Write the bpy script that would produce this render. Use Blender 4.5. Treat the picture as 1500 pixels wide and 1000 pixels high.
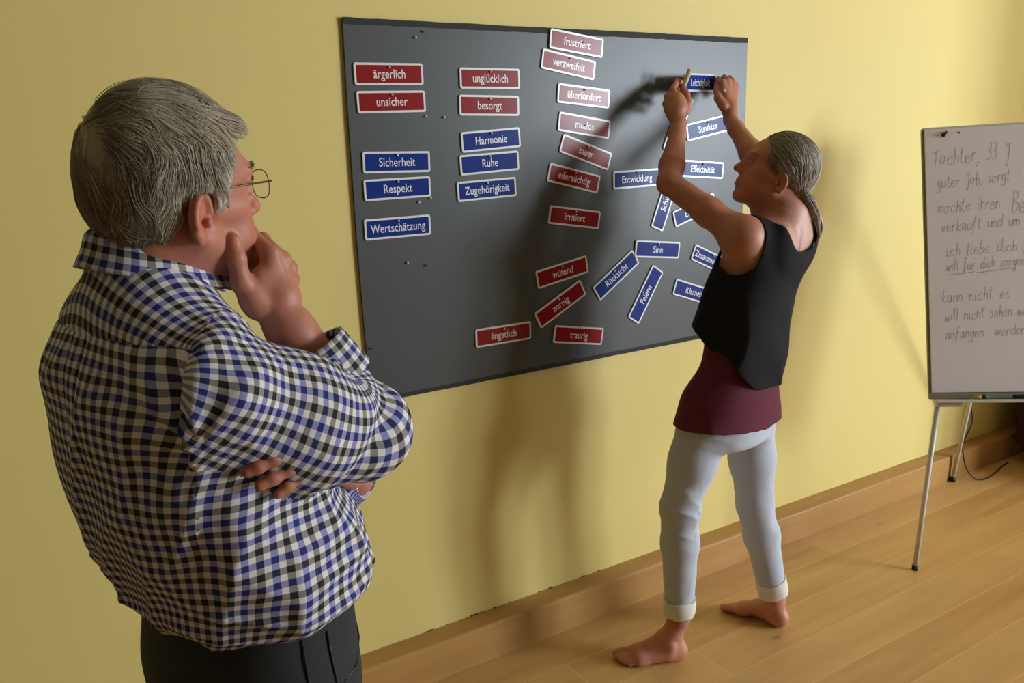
import bpy, bmesh, math, random
import numpy as np
from mathutils import Vector, Matrix

for _o in list(bpy.data.objects):
    bpy.data.objects.remove(_o)
scene = bpy.context.scene
COL = scene.collection

# ------------------------------------------------------------------ camera
CAM = np.array([0.0, -2.1721, 1.5825])
RC = np.array([[0.8392, 0.5263, 0.1369], [-0.5434, 0.8215, 0.1726], [-0.0216, -0.2193, 0.9754]])
cam_data = bpy.data.cameras.new('camera')
cam = bpy.data.objects.new('camera', cam_data)
COL.objects.link(cam)
cam_data.sensor_width = 36.0
cam_data.lens = 36.0 * 1250 / 1500
cam_data.clip_start = 0.05
m3 = Matrix(((RC[0, 0], RC[0, 2], -RC[0, 1]), (RC[1, 0], RC[1, 2], -RC[1, 1]), (RC[2, 0], RC[2, 2], -RC[2, 1])))
cam.matrix_world = Matrix.Translation(CAM) @ m3.to_4x4()
scene.camera = cam
CR = RC[:, 0]                                   # camera right
CF = np.array([RC[0, 1], RC[1, 1], 0.0]); CF /= np.linalg.norm(CF)   # camera forward, level

# ------------------------------------------------------------------ world, daylight, exposure
world = bpy.data.worlds.new('world'); scene.world = world
world.use_nodes = True
world.node_tree.nodes['Background'].inputs[0].default_value = (0.62, 0.74, 1.0, 1)
world.node_tree.nodes['Background'].inputs[1].default_value = 0.35

def area(name, loc, rot, sx, sy, power, color):
    l = bpy.data.lights.new(name, 'AREA'); l.shape = 'RECTANGLE'
    l.size = sx; l.size_y = sy; l.energy = power; l.color = color
    o = bpy.data.objects.new(name, l); COL.objects.link(o)
    o.location = loc; o.rotation_euler = rot
    return o
# daylight entering through the three window openings of the wall opposite
WIN = [(5.9, 7.0, 1.55, 2.9), (7.15, 8.65, 0.8, 2.9), (10.8, 12.3, 1.0, 2.9)]
WY = -5.9
for (xa, xb, za, zb), pw in zip(WIN, (165, 350, 220)):
    area('daylight', ((xa + xb) / 2, WY + 0.02, (za + zb) / 2), (math.radians(84), 0, 0), xb - xa - 0.1, zb - za - 0.1, pw, (0.80, 0.90, 1.0))
vs = scene.view_settings
vs.view_transform = 'Standard'; vs.look = 'None'; vs.gamma = 1.0
vs.use_curve_mapping = False
vs.exposure = 0.40

# ------------------------------------------------------------------ materials
def srgb(r, g, b):
    f = lambda c: (c / 255 / 12.92) if c / 255 <= 0.04045 else ((c / 255 + 0.055) / 1.055) ** 2.4
    return (f(r), f(g), f(b), 1.0)

class NT:
    def __init__(s, name):
        s.m = bpy.data.materials.new(name); s.m.use_nodes = True
        s.t = s.m.node_tree; s.n = s.t.nodes; s.b = s.n['Principled BSDF']
    def new(s, t, **kw):
        n = s.n.new(t)
        for k, v in kw.items(): setattr(n, k, v)
        return n
    def link(s, a, b): s.t.links.new(a, b)
    def math(s, op, a, b=None, c=None):
        n = s.new('ShaderNodeMath', operation=op)
        for i, v in enumerate((a, b, c)):
            if v is None: continue
            if isinstance(v, (int, float)): n.inputs[i].default_value = v
            else: s.link(v, n.inputs[i])
        return n.outputs[0]
    def mix(s, fac, a, b):
        n = s.new('ShaderNodeMix', data_type='RGBA')
        for i, v in ((0, fac), (6, a), (7, b)):
            if isinstance(v, (int, float, tuple)): n.inputs[i].default_value = v
            else: s.link(v, n.inputs[i])
        return n.outputs[2]
    def noise(s, scale, detail=4, vec=None, rough=0.5):
        n = s.new('ShaderNodeTexNoise')
        n.inputs['Scale'].default_value = scale; n.inputs['Detail'].default_value = detail
        n.inputs['Roughness'].default_value = rough
        if vec is not None: s.link(vec, n.inputs['Vector'])
        return n.outputs['Fac']
    def bump(s, h, strength, dist=0.001):
        n = s.new('ShaderNodeBump'); n.inputs['Strength'].default_value = strength
        n.inputs['Distance'].default_value = dist
        s.link(h, n.inputs['Height']); s.link(n.outputs[0], s.b.inputs['Normal'])

def plain(name, col, rough=0.5, metal=0.0, var=0.08, scale=30, bump=0.0, spec=0.5, sss=0.0):
    t = NT(name)
    tc = t.new('ShaderNodeTexCoord').outputs['Object']
    f = t.noise(scale, 4, tc)
    d = tuple(c * (1 - var) for c in col[:3]) + (1,)
    e = tuple(min(1, c * (1 + var)) for c in col[:3]) + (1,)
    t.link(t.mix(f, d, e), t.b.inputs['Base Color'])
    t.b.inputs['Roughness'].default_value = rough
    t.b.inputs['Metallic'].default_value = metal
    t.b.inputs['Specular IOR Level'].default_value = spec
    if sss:
        t.b.inputs['Subsurface Weight'].default_value = sss
        t.b.inputs['Subsurface Radius'].default_value = (0.008, 0.003, 0.0015)
        t.b.inputs['Subsurface Scale'].default_value = 1.0
    if bump: t.bump(t.noise(scale * 6, 3, tc), bump)
    return t.m

def wall_mat():
    t = NT('yellow_wall_paint')
    tc = t.new('ShaderNodeTexCoord').outputs['Object']
    f = t.noise(1.1, 5, tc)
    t.link(t.mix(f, srgb(220, 199, 116), srgb(227, 208, 130)), t.b.inputs['Base Color'])
    t.b.inputs['Roughness'].default_value = 0.62
    t.bump(t.noise(160, 3, tc), 0.25, 0.0008)
    return t.m

def wood_mat(name, floor=True, tint=(1, 1, 1)):
    t = NT(name)
    tc = t.new('ShaderNodeTexCoord').outputs['Object']
    sep = t.new('ShaderNodeSeparateXYZ'); t.link(tc, sep.inputs[0])
    x, y, z = sep.outputs
    w = 0.165
    if floor:
        yy = t.math('DIVIDE', t.math('ADD', y, 0.0745), w)
    else:
        yy = t.math('MULTIPLY', x, 0.0)
    row = t.math('FLOOR', yy); fy = t.math('FRACT', yy)
    wn = t.new('ShaderNodeTexWhiteNoise', noise_dimensions='1D'); t.link(row, wn.inputs['W'])
    L = 2.1 if floor else 2.6
    xx = t.math('DIVIDE', t.math('ADD', x, t.math('MULTIPLY', wn.outputs['Value'], 9.0)), L)
    ci = t.math('FLOOR', xx); fx = t.math('FRACT', xx)
    wn2 = t.new('ShaderNodeTexWhiteNoise', noise_dimensions='2D')
    cb = t.new('ShaderNodeCombineXYZ'); t.link(row, cb.inputs[0]); t.link(ci, cb.inputs[1])
    t.link(cb.outputs[0], wn2.inputs['Vector'])
    rnd = wn2.outputs['Value']
    # grain coordinates: stretched along the plank, shifted per plank
    gv = t.new('ShaderNodeCombineXYZ')
    t.link(t.math('ADD', t.math('MULTIPLY', x, 0.9), t.math('MULTIPLY', rnd, 37.0)), gv.inputs[0])
    t.link(t.math('MULTIPLY', y, 9.0), gv.inputs[1]); t.link(t.math('MULTIPLY', z, 9.0), gv.inputs[2])
    g1 = t.noise(1.6, 6, gv.outputs[0], 0.6)
    gv2 = t.new('ShaderNodeCombineXYZ')
    t.link(t.math('ADD', t.math('MULTIPLY', x, 2.0), t.math('MULTIPLY', rnd, 11.0)), gv2.inputs[0])
    t.link(t.math('MULTIPLY', y, 60.0), gv2.inputs[1]); t.link(t.math('MULTIPLY', z, 60.0), gv2.inputs[2])
    g2 = t.noise(2.0, 4, gv2.outputs[0], 0.6)
    cr = t.new('ShaderNodeValToRGB')
    cr.color_ramp.elements[0].position = 0.25; cr.color_ramp.elements[0].color = srgb(174 * tint[0], 128 * tint[1], 74 * tint[2])
    cr.color_ramp.elements[1].position = 0.75; cr.color_ramp.elements[1].color = srgb(214 * tint[0], 172 * tint[1], 110 * tint[2])
    t.link(g1, cr.inputs[0])
    c = t.mix(t.math('MULTIPLY', g2, 0.45), cr.outputs[0], srgb(186 * tint[0], 136 * tint[1], 78 * tint[2]))
    c = t.mix(t.math('MULTIPLY', rnd, 0.45), c, srgb(222 * tint[0], 182 * tint[1], 120 * tint[2]))
    # knots
    kv = t.new('ShaderNodeCombineXYZ'); t.link(t.math('MULTIPLY', x, 1.6), kv.inputs[0]); t.link(t.math('MULTIPLY', y, 3.2), kv.inputs[1]); t.link(z, kv.inputs[2])
    vo = t.new('ShaderNodeTexVoronoi'); vo.inputs['Scale'].default_value = 1.3; t.link(kv.outputs[0], vo.inputs['Vector'])
    kn = t.math('SUBTRACT', 1.0, t.math('MULTIPLY', vo.outputs['Distance'], 16.0)); kn = t.math('MAXIMUM', kn, 0.0)
    c = t.mix(t.math('MULTIPLY', kn, 0.6), c, srgb(110, 72, 36))
    h = g2
    if floor:
        ey = t.math('MINIMUM', fy, t.math('SUBTRACT', 1.0, fy))
        ex = t.math('MULTIPLY', t.math('MINIMUM', fx, t.math('SUBTRACT', 1.0, fx)), L / w)
        e = t.math('MINIMUM', ey, ex)
        seam = t.math('LESS_THAN', e, 0.012)
        c = t.mix(t.math('MULTIPLY', seam, 0.6), c, srgb(232, 184, 112))  # bright reflections of the seam bevels painted in as a lighter colour
        h = t.math('ADD', t.math('MULTIPLY', g2, 0.15), t.math('MINIMUM', t.math('MULTIPLY', e, 40.0), 1.0))
    t.link(c, t.b.inputs['Base Color'])
    t.b.inputs['Roughness'].default_value = 0.42
    t.bump(h, 0.25, 0.0015)
    return t.m

M = {}
M['wall'] = wall_mat()
M['floor'] = wood_mat('oak_plank_floor')
M['base'] = wood_mat('oak_baseboard', False, (0.88, 0.84, 0.74))
M['ceil'] = plain('white_ceiling_paint', (0.62, 0.62, 0.60, 1), 0.8)
M['frame_white'] = plain('white_painted_wood', (0.75, 0.75, 0.72, 1), 0.4)
M['greige'] = plain('grey_beige_wall_paint', srgb(128, 124, 116), 0.8)
M['board'] = plain('dark_grey_board_paint', srgb(78, 82, 82), 0.36, var=0.06, scale=9, bump=0.06, spec=0.3)
M['felt'] = plain('black_felt_strip', srgb(40, 42, 40), 0.75, var=0.5, scale=160, bump=0.8)
M['white'] = plain('white_sign_enamel', srgb(226, 226, 226), 0.25, var=0.02)
M['red'] = plain('red_sign_enamel', srgb(142, 30, 32), 0.22, var=0.04, spec=0.2)
M['blue'] = plain('blue_sign_enamel', srgb(30, 54, 130), 0.24, var=0.04, spec=0.09)
M['nail'] = plain('pale_metal_nail', srgb(200, 200, 196), 0.35, var=0.05)
M['darknail'] = plain('dark_metal_nail', srgb(50, 50, 50), 0.4, var=0.05)
M['paper'] = plain('white_flipchart_paper', srgb(226, 220, 222), 0.8, var=0.015, scale=4)
M['ink'] = plain('faint_grey_marker_ink', srgb(182, 175, 172), 0.8)
M['grey_frame'] = plain('grey_flipchart_frame', srgb(128, 126, 112), 0.5)
M['alu'] = plain('pale_grey_painted_metal', srgb(204, 202, 192), 0.45)
M['rubber'] = plain('black_rubber', srgb(22, 22, 22), 0.6)
M['purple'] = plain('dark_purple_upholstery', srgb(62, 26, 46), 0.9, var=0.2, scale=60, bump=0.3)

# ------------------------------------------------------------------ helpers
def link(name, me, mat=None, parent=None):
    o = bpy.data.objects.new(name, me); COL.objects.link(o)
    if mat is not None:
        for mm in (mat if isinstance(mat, (list, tuple)) else [mat]): me.materials.append(mm)
    if parent is not None: o.parent = parent
    return o

def tag(o, label=None, cat=None, group=None, kind=None):
    if label: o['label'] = label
    if cat: o['category'] = cat
    if group: o['group'] = group
    if kind: o['kind'] = kind
    return o

def empty(name, loc=(0, 0, 0)):
    o = bpy.data.objects.new(name, None); COL.objects.link(o); o.location = loc
    return o

def bm_mesh(bm, name, smooth=False):
    bmesh.ops.recalc_face_normals(bm, faces=bm.faces)
    me = bpy.data.meshes.new(name); bm.to_mesh(me); bm.free()
    if smooth:
        me.polygons.foreach_set('use_smooth', [True] * len(me.polygons))
    return me

def add_box(bm, lo, hi, bev=0.0, seg=2):
    v = [bm.verts.new((x, y, z)) for x in (lo[0], hi[0]) for y in (lo[1], hi[1]) for z in (lo[2], hi[2])]
    fs = [bm.faces.new([v[i] for i in q]) for q in ((0, 1, 3, 2), (4, 6, 7, 5), (0, 4, 5, 1), (2, 3, 7, 6), (0, 2, 6, 4), (1, 5, 7, 3))]
    bmesh.ops.recalc_face_normals(bm, faces=fs)
    if bev:
        es = list({e for f in fs for e in f.edges})
        bmesh.ops.bevel(bm, geom=es, offset=bev, segments=seg, affect='EDGES', profile=0.5)

def box(name, lo, hi, mat, parent=None, bev=0.0):
    bm = bmesh.new(); add_box(bm, lo, hi, bev)
    return link(name, bm_mesh(bm, name), mat, parent)

def add_tube(bm, pts, rad, n=10, cap=True, flat=1.0):
    pts = [Vector(p) for p in pts]; rings = []
    up = Vector((0, 0, 1))
    prev = None
    for i, p in enumerate(pts):
        t = (pts[min(i + 1, len(pts) - 1)] - pts[max(i - 1, 0)]).normalized()
        a = prev if prev is not None else (up if abs(t.dot(up)) < 0.95 else Vector((1, 0, 0)))
        a = (a - t * a.dot(t)).normalized(); prev = a
        b = t.cross(a)
        r = rad[i] if isinstance(rad, (list, tuple)) else rad
        rings.append([bm.verts.new(p + a * (r * math.cos(k * 2 * math.pi / n)) + b * (r * flat * math.sin(k * 2 * math.pi / n))) for k in range(n)])
    for r0, r1 in zip(rings, rings[1:]):
        for k in range(n): bm.faces.new((r0[k], r0[(k + 1) % n], r1[(k + 1) % n], r1[k]))
    if cap:
        bm.faces.new(rings[0][::-1]); bm.faces.new(rings[-1])

def tube(name, pts, rad, mat, parent=None, n=10, flat=1.0):
    bm = bmesh.new(); add_tube(bm, pts, rad, n, True, flat)
    return link(name, bm_mesh(bm, name, True), mat, parent)

def rounded(w, h, r, seg=5):
    out = []
    for cx, cy, a0 in ((w / 2 - r, h / 2 - r, 0), (-w / 2 + r, h / 2 - r, 90), (-w / 2 + r, -h / 2 + r, 180), (w / 2 - r, -h / 2 + r, 270)):
        for k in range(seg + 1):
            a = math.radians(a0 + 90 * k / seg); out.append((cx + r * math.cos(a), cy + r * math.sin(a)))
    return out

def prism(bm, outline, z0, z1, bev=0.0):
    a = [bm.verts.new((x, y, z0)) for x, y in outline]; b = [bm.verts.new((x, y, z1)) for x, y in outline]
    n = len(outline)
    bm.faces.new(a[::-1]); top = bm.faces.new(b)
    for i in range(n): bm.faces.new((a[i], a[(i + 1) % n], b[(i + 1) % n], b[i]))
    if bev: bmesh.ops.bevel(bm, geom=list(top.edges), offset=bev, segments=2, affect='EDGES', profile=0.5)

# ------------------------------------------------------------------ setting
CH = 3.1
X0, X1 = -3.2, 13.5
tag(box('floor', (X0, WY - 0.15, -0.12), (X1, 0.15, 0.0), M['floor']), kind='structure')
tag(box('ceiling', (X0, WY - 0.15, CH), (X1, 0.15, CH + 0.12), M['ceil']), kind='structure')
tag(box('wall_back', (X0, 0.0, 0.0), (X1, 0.15, CH), M['wall']), kind='structure')
tag(box('wall_left', (X0 - 0.15, WY, 0.0), (X0, 0.0, CH), M['greige']), kind='structure')
tag(box('wall_right', (X1, WY, 0.0), (X1 + 0.15, 0.0, CH), M['greige']), kind='structure')
tag(box('shade_partition', (4.95, -1.6, 0.0), (5.1, 0.0, CH), M['wall']), kind='structure')  # out-of-view wall stub, added to shade the right end of wall_back
bm = bmesh.new()
xp = X0
for xa, xb, za, zb in WIN:
    add_box(bm, (xp, WY - 0.15, 0), (xa, WY, CH))
    add_box(bm, (xa, WY - 0.15, 0), (xb, WY, za)); add_box(bm, (xa, WY - 0.15, zb), (xb, WY, CH)); xp = xb
add_box(bm, (xp, WY - 0.15, 0), (X1, WY, CH))
tag(link('wall_front', bm_mesh(bm, 'wall_front'), M['greige']), kind='structure')
for k, (a, b, za, zb) in enumerate(WIN):
    bm = bmesh.new()
    for lo, hi in (((a, za), (a + 0.07, zb)), ((b - 0.07, za), (b, zb)), ((a, za), (b, za + 0.07)), ((a, zb - 0.07), (b, zb))):
        add_box(bm, (lo[0], WY - 0.1, lo[1]), (hi[0], WY - 0.03, hi[1]), 0.006)
    tag(link('window_%d' % (k + 1), bm_mesh(bm, 'window'), M['frame_white']), kind='structure')
# wide oak baseboard with a flat ledge on top
bm = bmesh.new()
prof = [(0.0, 0.0), (-0.078, 0.0), (-0.078, 0.113), (-0.0765, 0.1195), (-0.072, 0.123), (0.0, 0.124)]
ra = [bm.verts.new((X0, y, z)) for y, z in prof]; rb = [bm.verts.new((4.95, y, z)) for y, z in prof]
for i in range(len(prof)):
    bm.faces.new((ra[i], ra[(i + 1) % len(prof)], rb[(i + 1) % len(prof)], rb[i]))
bm.faces.new(ra[::-1]); bm.faces.new(rb)
tag(link('baseboard_back', bm_mesh(bm, 'baseboard_back'), M['base']), kind='structure')
# flaking plaster crumbs along the joint of wall and baseboard
rng = random.Random(4)
bm = bmesh.new()
for k in range(34):
    x = rng.choice((rng.uniform(0.97, 1.35), rng.uniform(1.2, 1.8)))
    r = rng.uniform(0.001, 0.0035)
    mt = Matrix.Translation((x, -0.0015, 0.1245 + r * 0.4)) @ Matrix.Diagonal((rng.uniform(0.8, 3.0), 0.6, 0.7, 1))
    bmesh.ops.create_icosphere(bm, subdivisions=1, radius=r, matrix=mt)
tag(link('plaster_crumbs', bm_mesh(bm, 'plaster_crumbs'), M['felt']), 'dark crumbs of flaked plaster along the joint between yellow wall and baseboard', 'debris', kind='stuff')

# ------------------------------------------------------------------ board
BT = 0.010
board = tag(empty('pinboard', (1.635, 0, 0.9)), 'large dark grey board on the yellow wall, covered with red and blue word signs', 'board')
BO = Vector((1.635, 0, 0.9))
def xz_prism(name, pts, y0, y1, mat, parent, origin, bev=0.0):
    bm = bmesh.new()
    prism(bm, [(x, z) for x, z in pts], 0.0, 1.0)
    for v in bm.verts:
        x, z, t = v.co
        v.co = Vector((x, y0 + (y1 - y0) * t, z)) - origin
    if bev: bmesh.ops.bevel(bm, geom=list(bm.edges), offset=bev, segments=1, affect='EDGES')
    return link(name, bm_mesh(bm, name), mat, parent)
outl = [(0.8935, 1.9195), (0.8938, 1.68), (0.897, 1.34), (0.903, 1.11), (0.911, 0.893), (1.60, 0.899), (2.385, 0.906), (2.387, 1.38), (2.381, 1.9405), (1.6, 1.93)]
xz_prism('panel', outl, -0.0015, -BT, M['board'], board, BO, 0.001)
def strip(pts0, pts1, name, thick):
    n = len(pts0)
    xz_prism(name, pts0 + pts1[::-1], -BT, -BT - thick, M['felt'], board, BO)
rr = random.Random(2)
def edge(a, b, n, j):
    return [(a[0] + (b[0] - a[0]) * i / n, a[1] + (b[1] - a[1]) * i / n + rr.uniform(-j, j)) for i in range(n + 1)]
strip(edge((0.8937, 1.9205), (2.381, 1.9415), 60, 0.0008), edge((0.8937, 1.9050), (2.381, 1.924), 60, 0.0012), 'top_edge_strip', 0.0012)
strip(edge((0.9108, 0.8925), (2.385, 0.9052), 60, 0.0006), edge((0.9108, 0.905), (2.385, 0.920), 60, 0.0012), 'bottom_edge_strip', 0.0012)

# ------------------------------------------------------------------ word signs
SW, SH, STH = 0.2, 0.0568, 0.004
def text_mesh(txt, size=0.0325, sx=0.80):
    c = bpy.data.curves.new('lettering', 'FONT'); c.body = txt; c.size = size
    c.align_x = 'CENTER'; c.extrude = 0.0003; c.offset = 0.00025; c.resolution_u = 6; c.space_character = 1.03
    o = bpy.data.objects.new('tmp', c); COL.objects.link(o)
    dg = bpy.context.evaluated_depsgraph_get()
    me = bpy.data.meshes.new_from_object(o.evaluated_get(dg))
    bpy.data.objects.remove(o)
    co = np.empty(len(me.vertices) * 3); me.vertices.foreach_get('co', co); co = co.reshape(-1, 3)
    co[:, 0] *= sx
    wd = np.ptp(co[:, 0]); lim = SW * 0.885
    if wd > lim: co[:, 0] *= lim / wd
    co[:, 0] -= (co[:, 0].max() + co[:, 0].min()) / 2
    co[:, 1] -= 0.0105
    me.vertices.foreach_set('co', co.ravel())
    return me
bm = bmesh.new(); prism(bm, rounded(SW, SH, 0.0055), 0.0, STH, 0.0008); PLATE = bm_mesh(bm, 'sign_plate'); PLATE.materials.append(M['white'])
FIELD = {}
for cname in ('red', 'blue'):
    bm = bmesh.new(); prism(bm, rounded(SW - 0.0115, SH - 0.0115, 0.002), STH, STH + 0.0003)
    FIELD[cname] = bm_mesh(bm, 'colour_field'); FIELD[cname].materials.append(M[cname])
def sign(txt, x, z, a, col, label, matrix=None, y=-BT - 0.0015):
    root = bpy.data.objects.new('word_sign', PLATE); COL.objects.link(root)
    if matrix is None:
        matrix = Matrix.Translation((x, y, z)) @ Matrix.Rotation(-a, 4, 'Y') @ Matrix.Rotation(math.radians(90), 4, 'X')
    root.matrix_world = matrix
    f = bpy.data.objects.new('colour_field', FIELD[col]); COL.objects.link(f); f.parent = root
    me = text_mesh(txt); me.materials.append(M['white'])
    t = bpy.data.objects.new('lettering', me); COL.objects.link(t); t.parent = root; t.location = (0, 0, STH + 0.0003)
    tag(root, label, 'sign', 'red word signs on the board' if col == 'red' else 'blue word signs on the board')
    return root
SIGNS = [
 ('ärgerlich', 1.0151, 1.7848, .0218, 'red', 'red sign reading ärgerlich, topmost sign near the board\'s upper left corner'),
 ('unsicher', 1.0187, 1.7141, .0245, 'red', 'red sign reading unsicher, just under the sign ärgerlich'),
 ('Sicherheit', 1.0251, 1.556, -.0107, 'blue', 'blue sign reading Sicherheit, above the sign Respekt'),
 ('Respekt', 1.0239, 1.4856, .0178, 'blue', 'blue sign reading Respekt, between Sicherheit and Wertschätzung'),
 ('Wertschätzung', 1.0187, 1.3803, .0121, 'blue', 'blue sign reading Wertschätzung, lowest of the board\'s first column'),
 ('unglücklich', 1.3295, 1.781, .0109, 'red', 'red sign reading unglücklich, directly above besorgt'),
 ('besorgt', 1.3253, 1.7068, -.0029, 'red', 'red sign reading besorgt, directly above Harmonie'),
 ('Harmonie', 1.3273, 1.6114, .0663, 'blue', 'blue sign reading Harmonie, under the red sign besorgt'),
 ('Ruhe', 1.3207, 1.5463, .0513, 'blue', 'blue sign reading Ruhe, between Harmonie and Zugehörigkeit'),
 ('Zugehörigkeit', 1.3092, 1.4714, .0407, 'blue', 'blue sign reading Zugehörigkeit, under the sign Ruhe'),
 ('frustriert', 1.6374, 1.8895, -.1053, 'red', 'red sign reading frustriert, overlapping the board\'s top edge'),
 ('verzweifelt', 1.6079, 1.8275, -.1513, 'red', 'red tilted sign reading verzweifelt, under frustriert'),
 ('überfordert', 1.6651, 1.7376, -.0821, 'red', 'red sign reading überfordert, above the sign mutlos'),
 ('mutlos', 1.6668, 1.6499, -.1375, 'red', 'red sign reading mutlos, above the steeply tilted sauer'),
 ('sauer', 1.6726, 1.5686, -.3176, 'red', 'red steeply tilted sign reading sauer, under mutlos'),
 ('eifersüchtig', 1.6255, 1.491, -.2307, 'red', 'red tilted sign reading eifersüchtig, under the sign sauer'),
 ('irritiert', 1.6271, 1.3708, -.1517, 'red', 'red sign reading irritiert, alone below eifersüchtig'),
 ('wütend', 1.5775, 1.2036, .1695, 'red', 'red sign rising to the right reading wütend, above zornig'),
 ('zornig', 1.5691, 1.1026, .4628, 'red', 'red sign steeply rising to the right reading zornig'),
 ('ängstlich', 1.3537, 1.033, .0006, 'red', 'red sign reading ängstlich, lowest at the left of zornig'),
 ('traurig', 1.6405, .991, -.1762, 'red', 'red sign reading traurig, near the board\'s lower edge'),
 ('Sinn', 1.9757, 1.2421, -.1043, 'blue', 'blue sign reading Sinn, touching the end of Rücksicht'),
 ('Rücksicht', 1.7965, 1.1725, .5837, 'blue', 'blue steeply rising sign reading Rücksicht'),
 ('Feiern', 1.9258, 1.0937, .9966, 'blue', 'blue nearly upright sign reading Feiern, under Sinn'),
 ('Entwicklung', 1.8816, 1.4812, .0233, 'blue', 'blue sign reading Entwicklung, beside the woman\'s bent elbow'),
 ('Struktur', 2.1975, 1.6414, .1696, 'blue', 'blue sign reading Struktur, between the woman\'s raised forearms'),
 ('Effektivität', 2.1781, 1.5017, -.073, 'blue', 'blue sign reading Effektivität, in front of the woman\'s face'),
 ('Klarheit', 2.1522, 1.076, -.3185, 'blue', 'blue sign reading Klarheit, partly behind the woman\'s black top'),
 ('Zusammenarbeit', 2.2345, 1.182, -.4029, 'blue', 'blue sign beginning Zusamme, half hidden behind the woman\'s top'),
 ('Schutz', 2.0092, 1.4034, 1.1838, 'blue', 'blue upright sign beginning Sch, below the woman\'s elbow'),
 ('Erholung', 2.1452, 1.3656, .2839, 'blue', 'blue sign mostly hidden behind the woman\'s bare upper arm'),
 ('Freude', 2.0598, 1.6545, 1.1396, 'blue', 'upright sign hidden behind the woman\'s forearm, only its white edge showing'),
]
for k, s_ in enumerate(SIGNS):
    yy = -BT - 0.0005 - (0.0016 if s_[0] in ('frustriert', 'Sinn') else 0.0)
    sign(*s_, y=yy)
# the sign being put up: its left end is held away from the board
LT, RT = Vector((1.990, -0.090, 1.8085)), Vector((2.2056, -0.030, 1.8145))
ux = (RT - LT).normalized(); uz = Vector((-0.05, 0.02, -1)).normalized() * -1
uz = (uz - ux * uz.dot(ux)).normalized(); un = ux.cross(uz)
cc = RT - ux * 0.1 - uz * (SH / 2)
mt = Matrix(((ux.x, uz.x, un.x, cc.x), (ux.y, uz.y, un.y, cc.y), (ux.z, uz.z, un.z, cc.z), (0, 0, 0, 1)))
sign('Leichtigkeit', 0, 0, 0, 'blue', 'blue sign reading Leichtigkeit, held up against the board by the woman', mt)

# nails: one through or above each sign, and some left over
def nail_mesh():
    bm = bmesh.new()
    add_tube(bm, [(0, 0.004, 0), (0, -0.005, 0)], 0.0013, 8)
    add_tube(bm, [(0, -0.0035, 0), (0, -0.0042, 0), (0, -0.0058, 0), (0, -0.0064, 0)], [0.0020, 0.0034, 0.0030, 0.0014], 10)
    return bm_mesh(bm, 'nail', True)
NAIL = nail_mesh(); NAIL.materials.append(M['nail'])
NAIL_D = NAIL.copy(); NAIL_D.materials.clear(); NAIL_D.materials.append(M['darknail'])
def nail(x, z, label, group, dark=False, y=-BT):
    o = bpy.data.objects.new('nail', NAIL_D if dark else NAIL); COL.objects.link(o)
    o.location = (x, y, z)
    tag(o, label, 'nail', group)
NOFF = {'ärgerlich': .0175, 'mutlos': .001, 'traurig': .0262, 'frustriert': (.022, .006), 'Struktur': .018, 'Sinn': .020, 'Klarheit': .0}
for s_ in SIGNS:
    if s_[0] in ('Freude', 'Erholung'): continue
    off = NOFF.get(s_[0], .0185)
    ox, oz = off if isinstance(off, tuple) else (0.0, off)
    a = s_[3]
    nail(s_[1] + ox * math.cos(a) - oz * math.sin(a), s_[2] + ox * math.sin(a) + oz * math.cos(a),
         'small pale nail head pinning the sign %s' % s_[0], 'nails through the signs', y=-BT - STH)
LOOSE = [(1.0978, 1.8815, 'bare nail near the board\'s top edge above ärgerlich', False), (1.121, 1.897, 'dark bare nail at the board\'s top strip above ärgerlich', True),
 (1.1185, 1.6759, 'bare nail just right of and below unsicher', False), (1.1758, 1.6743, 'bare nail between unsicher and besorgt', False),
 (1.0859, 1.4458, 'bare nail below the sign Respekt', False), (1.1228, 1.4545, 'bare nail at the lower right corner of Respekt', False),
 (1.0419, 1.2801, 'bare nail below the sign Wertschätzung', False), (1.099, 1.267, 'dark bare nail right of the pale one below Wertschätzung', True),
 (.9179, 1.0517, 'bare nail low at the board\'s left edge above the man\'s cuff', True)]
for x, z, lb, dk in LOOSE: nail(x, z, lb, 'bare nails left in the board', dk)

# ------------------------------------------------------------------ flipchart
fc = tag(empty('flipchart', (3.1, -0.55, 0)), 'white paper flipchart on thin pale metal legs, covered in faint handwriting', 'flipchart')
FO = Vector((3.1, -0.55, 0))
a_ = math.radians(-43); lean = math.radians(14)
fu = Vector((math.cos(a_), math.sin(a_), 0)); fb = Vector((-fu.y, fu.x, 0))
fv = (Vector((CF[0], CF[1], 0)) * math.sin(lean) + Vector((0, 0, 1)) * math.cos(lean)).normalized()
fu = (fu * math.cos(math.radians(2.3)) + Vector((0, 0, 1)) * math.sin(math.radians(2.3))).normalized()
fv = (fv - fu * fv.dot(fu)).normalized()
fn = fu.cross(fv)                         # towards the viewer
PB = Vector((2.868, -0.49, 0.672))
FM = Matrix(((fu.x, fv.x, fn.x, PB.x - FO.x), (fu.y, fv.y, fn.y, PB.y - FO.y), (fu.z, fv.z, fn.z, PB.z - FO.z), (0, 0, 0, 1)))
def fpart(name, lo, hi, mat, bev=0.0, parent=None):
    bm = bmesh.new(); add_box(bm, lo, hi, bev)
    bm.transform(FM)
    return link(name, bm_mesh(bm, name), mat, parent or fc)
FW, FH = 0.70, 0.975
fpart('backing_board', (0, 0.0, -0.022), (FW, FH, -0.004), M['grey_frame'], 0.003)
pad = fpart('paper_pad', (0.008, 0.02, -0.004), (FW - 0.008, FH, 0.004), M['paper'], 0.001)
fpart('top_clamp', (0.0, FH, -0.02), (FW, FH + 0.008, 0.003), M['alu'], 0.002)
fpart('bottom_rail', (0.0, -0.004, -0.022), (FW, 0.018, 0.006), M['grey_frame'], 0.003)
tray = fpart('pen_tray', (0.012, -0.016, -0.01), (FW - 0.01, -0.005, 0.035), M['alu'], 0.003)
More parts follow.
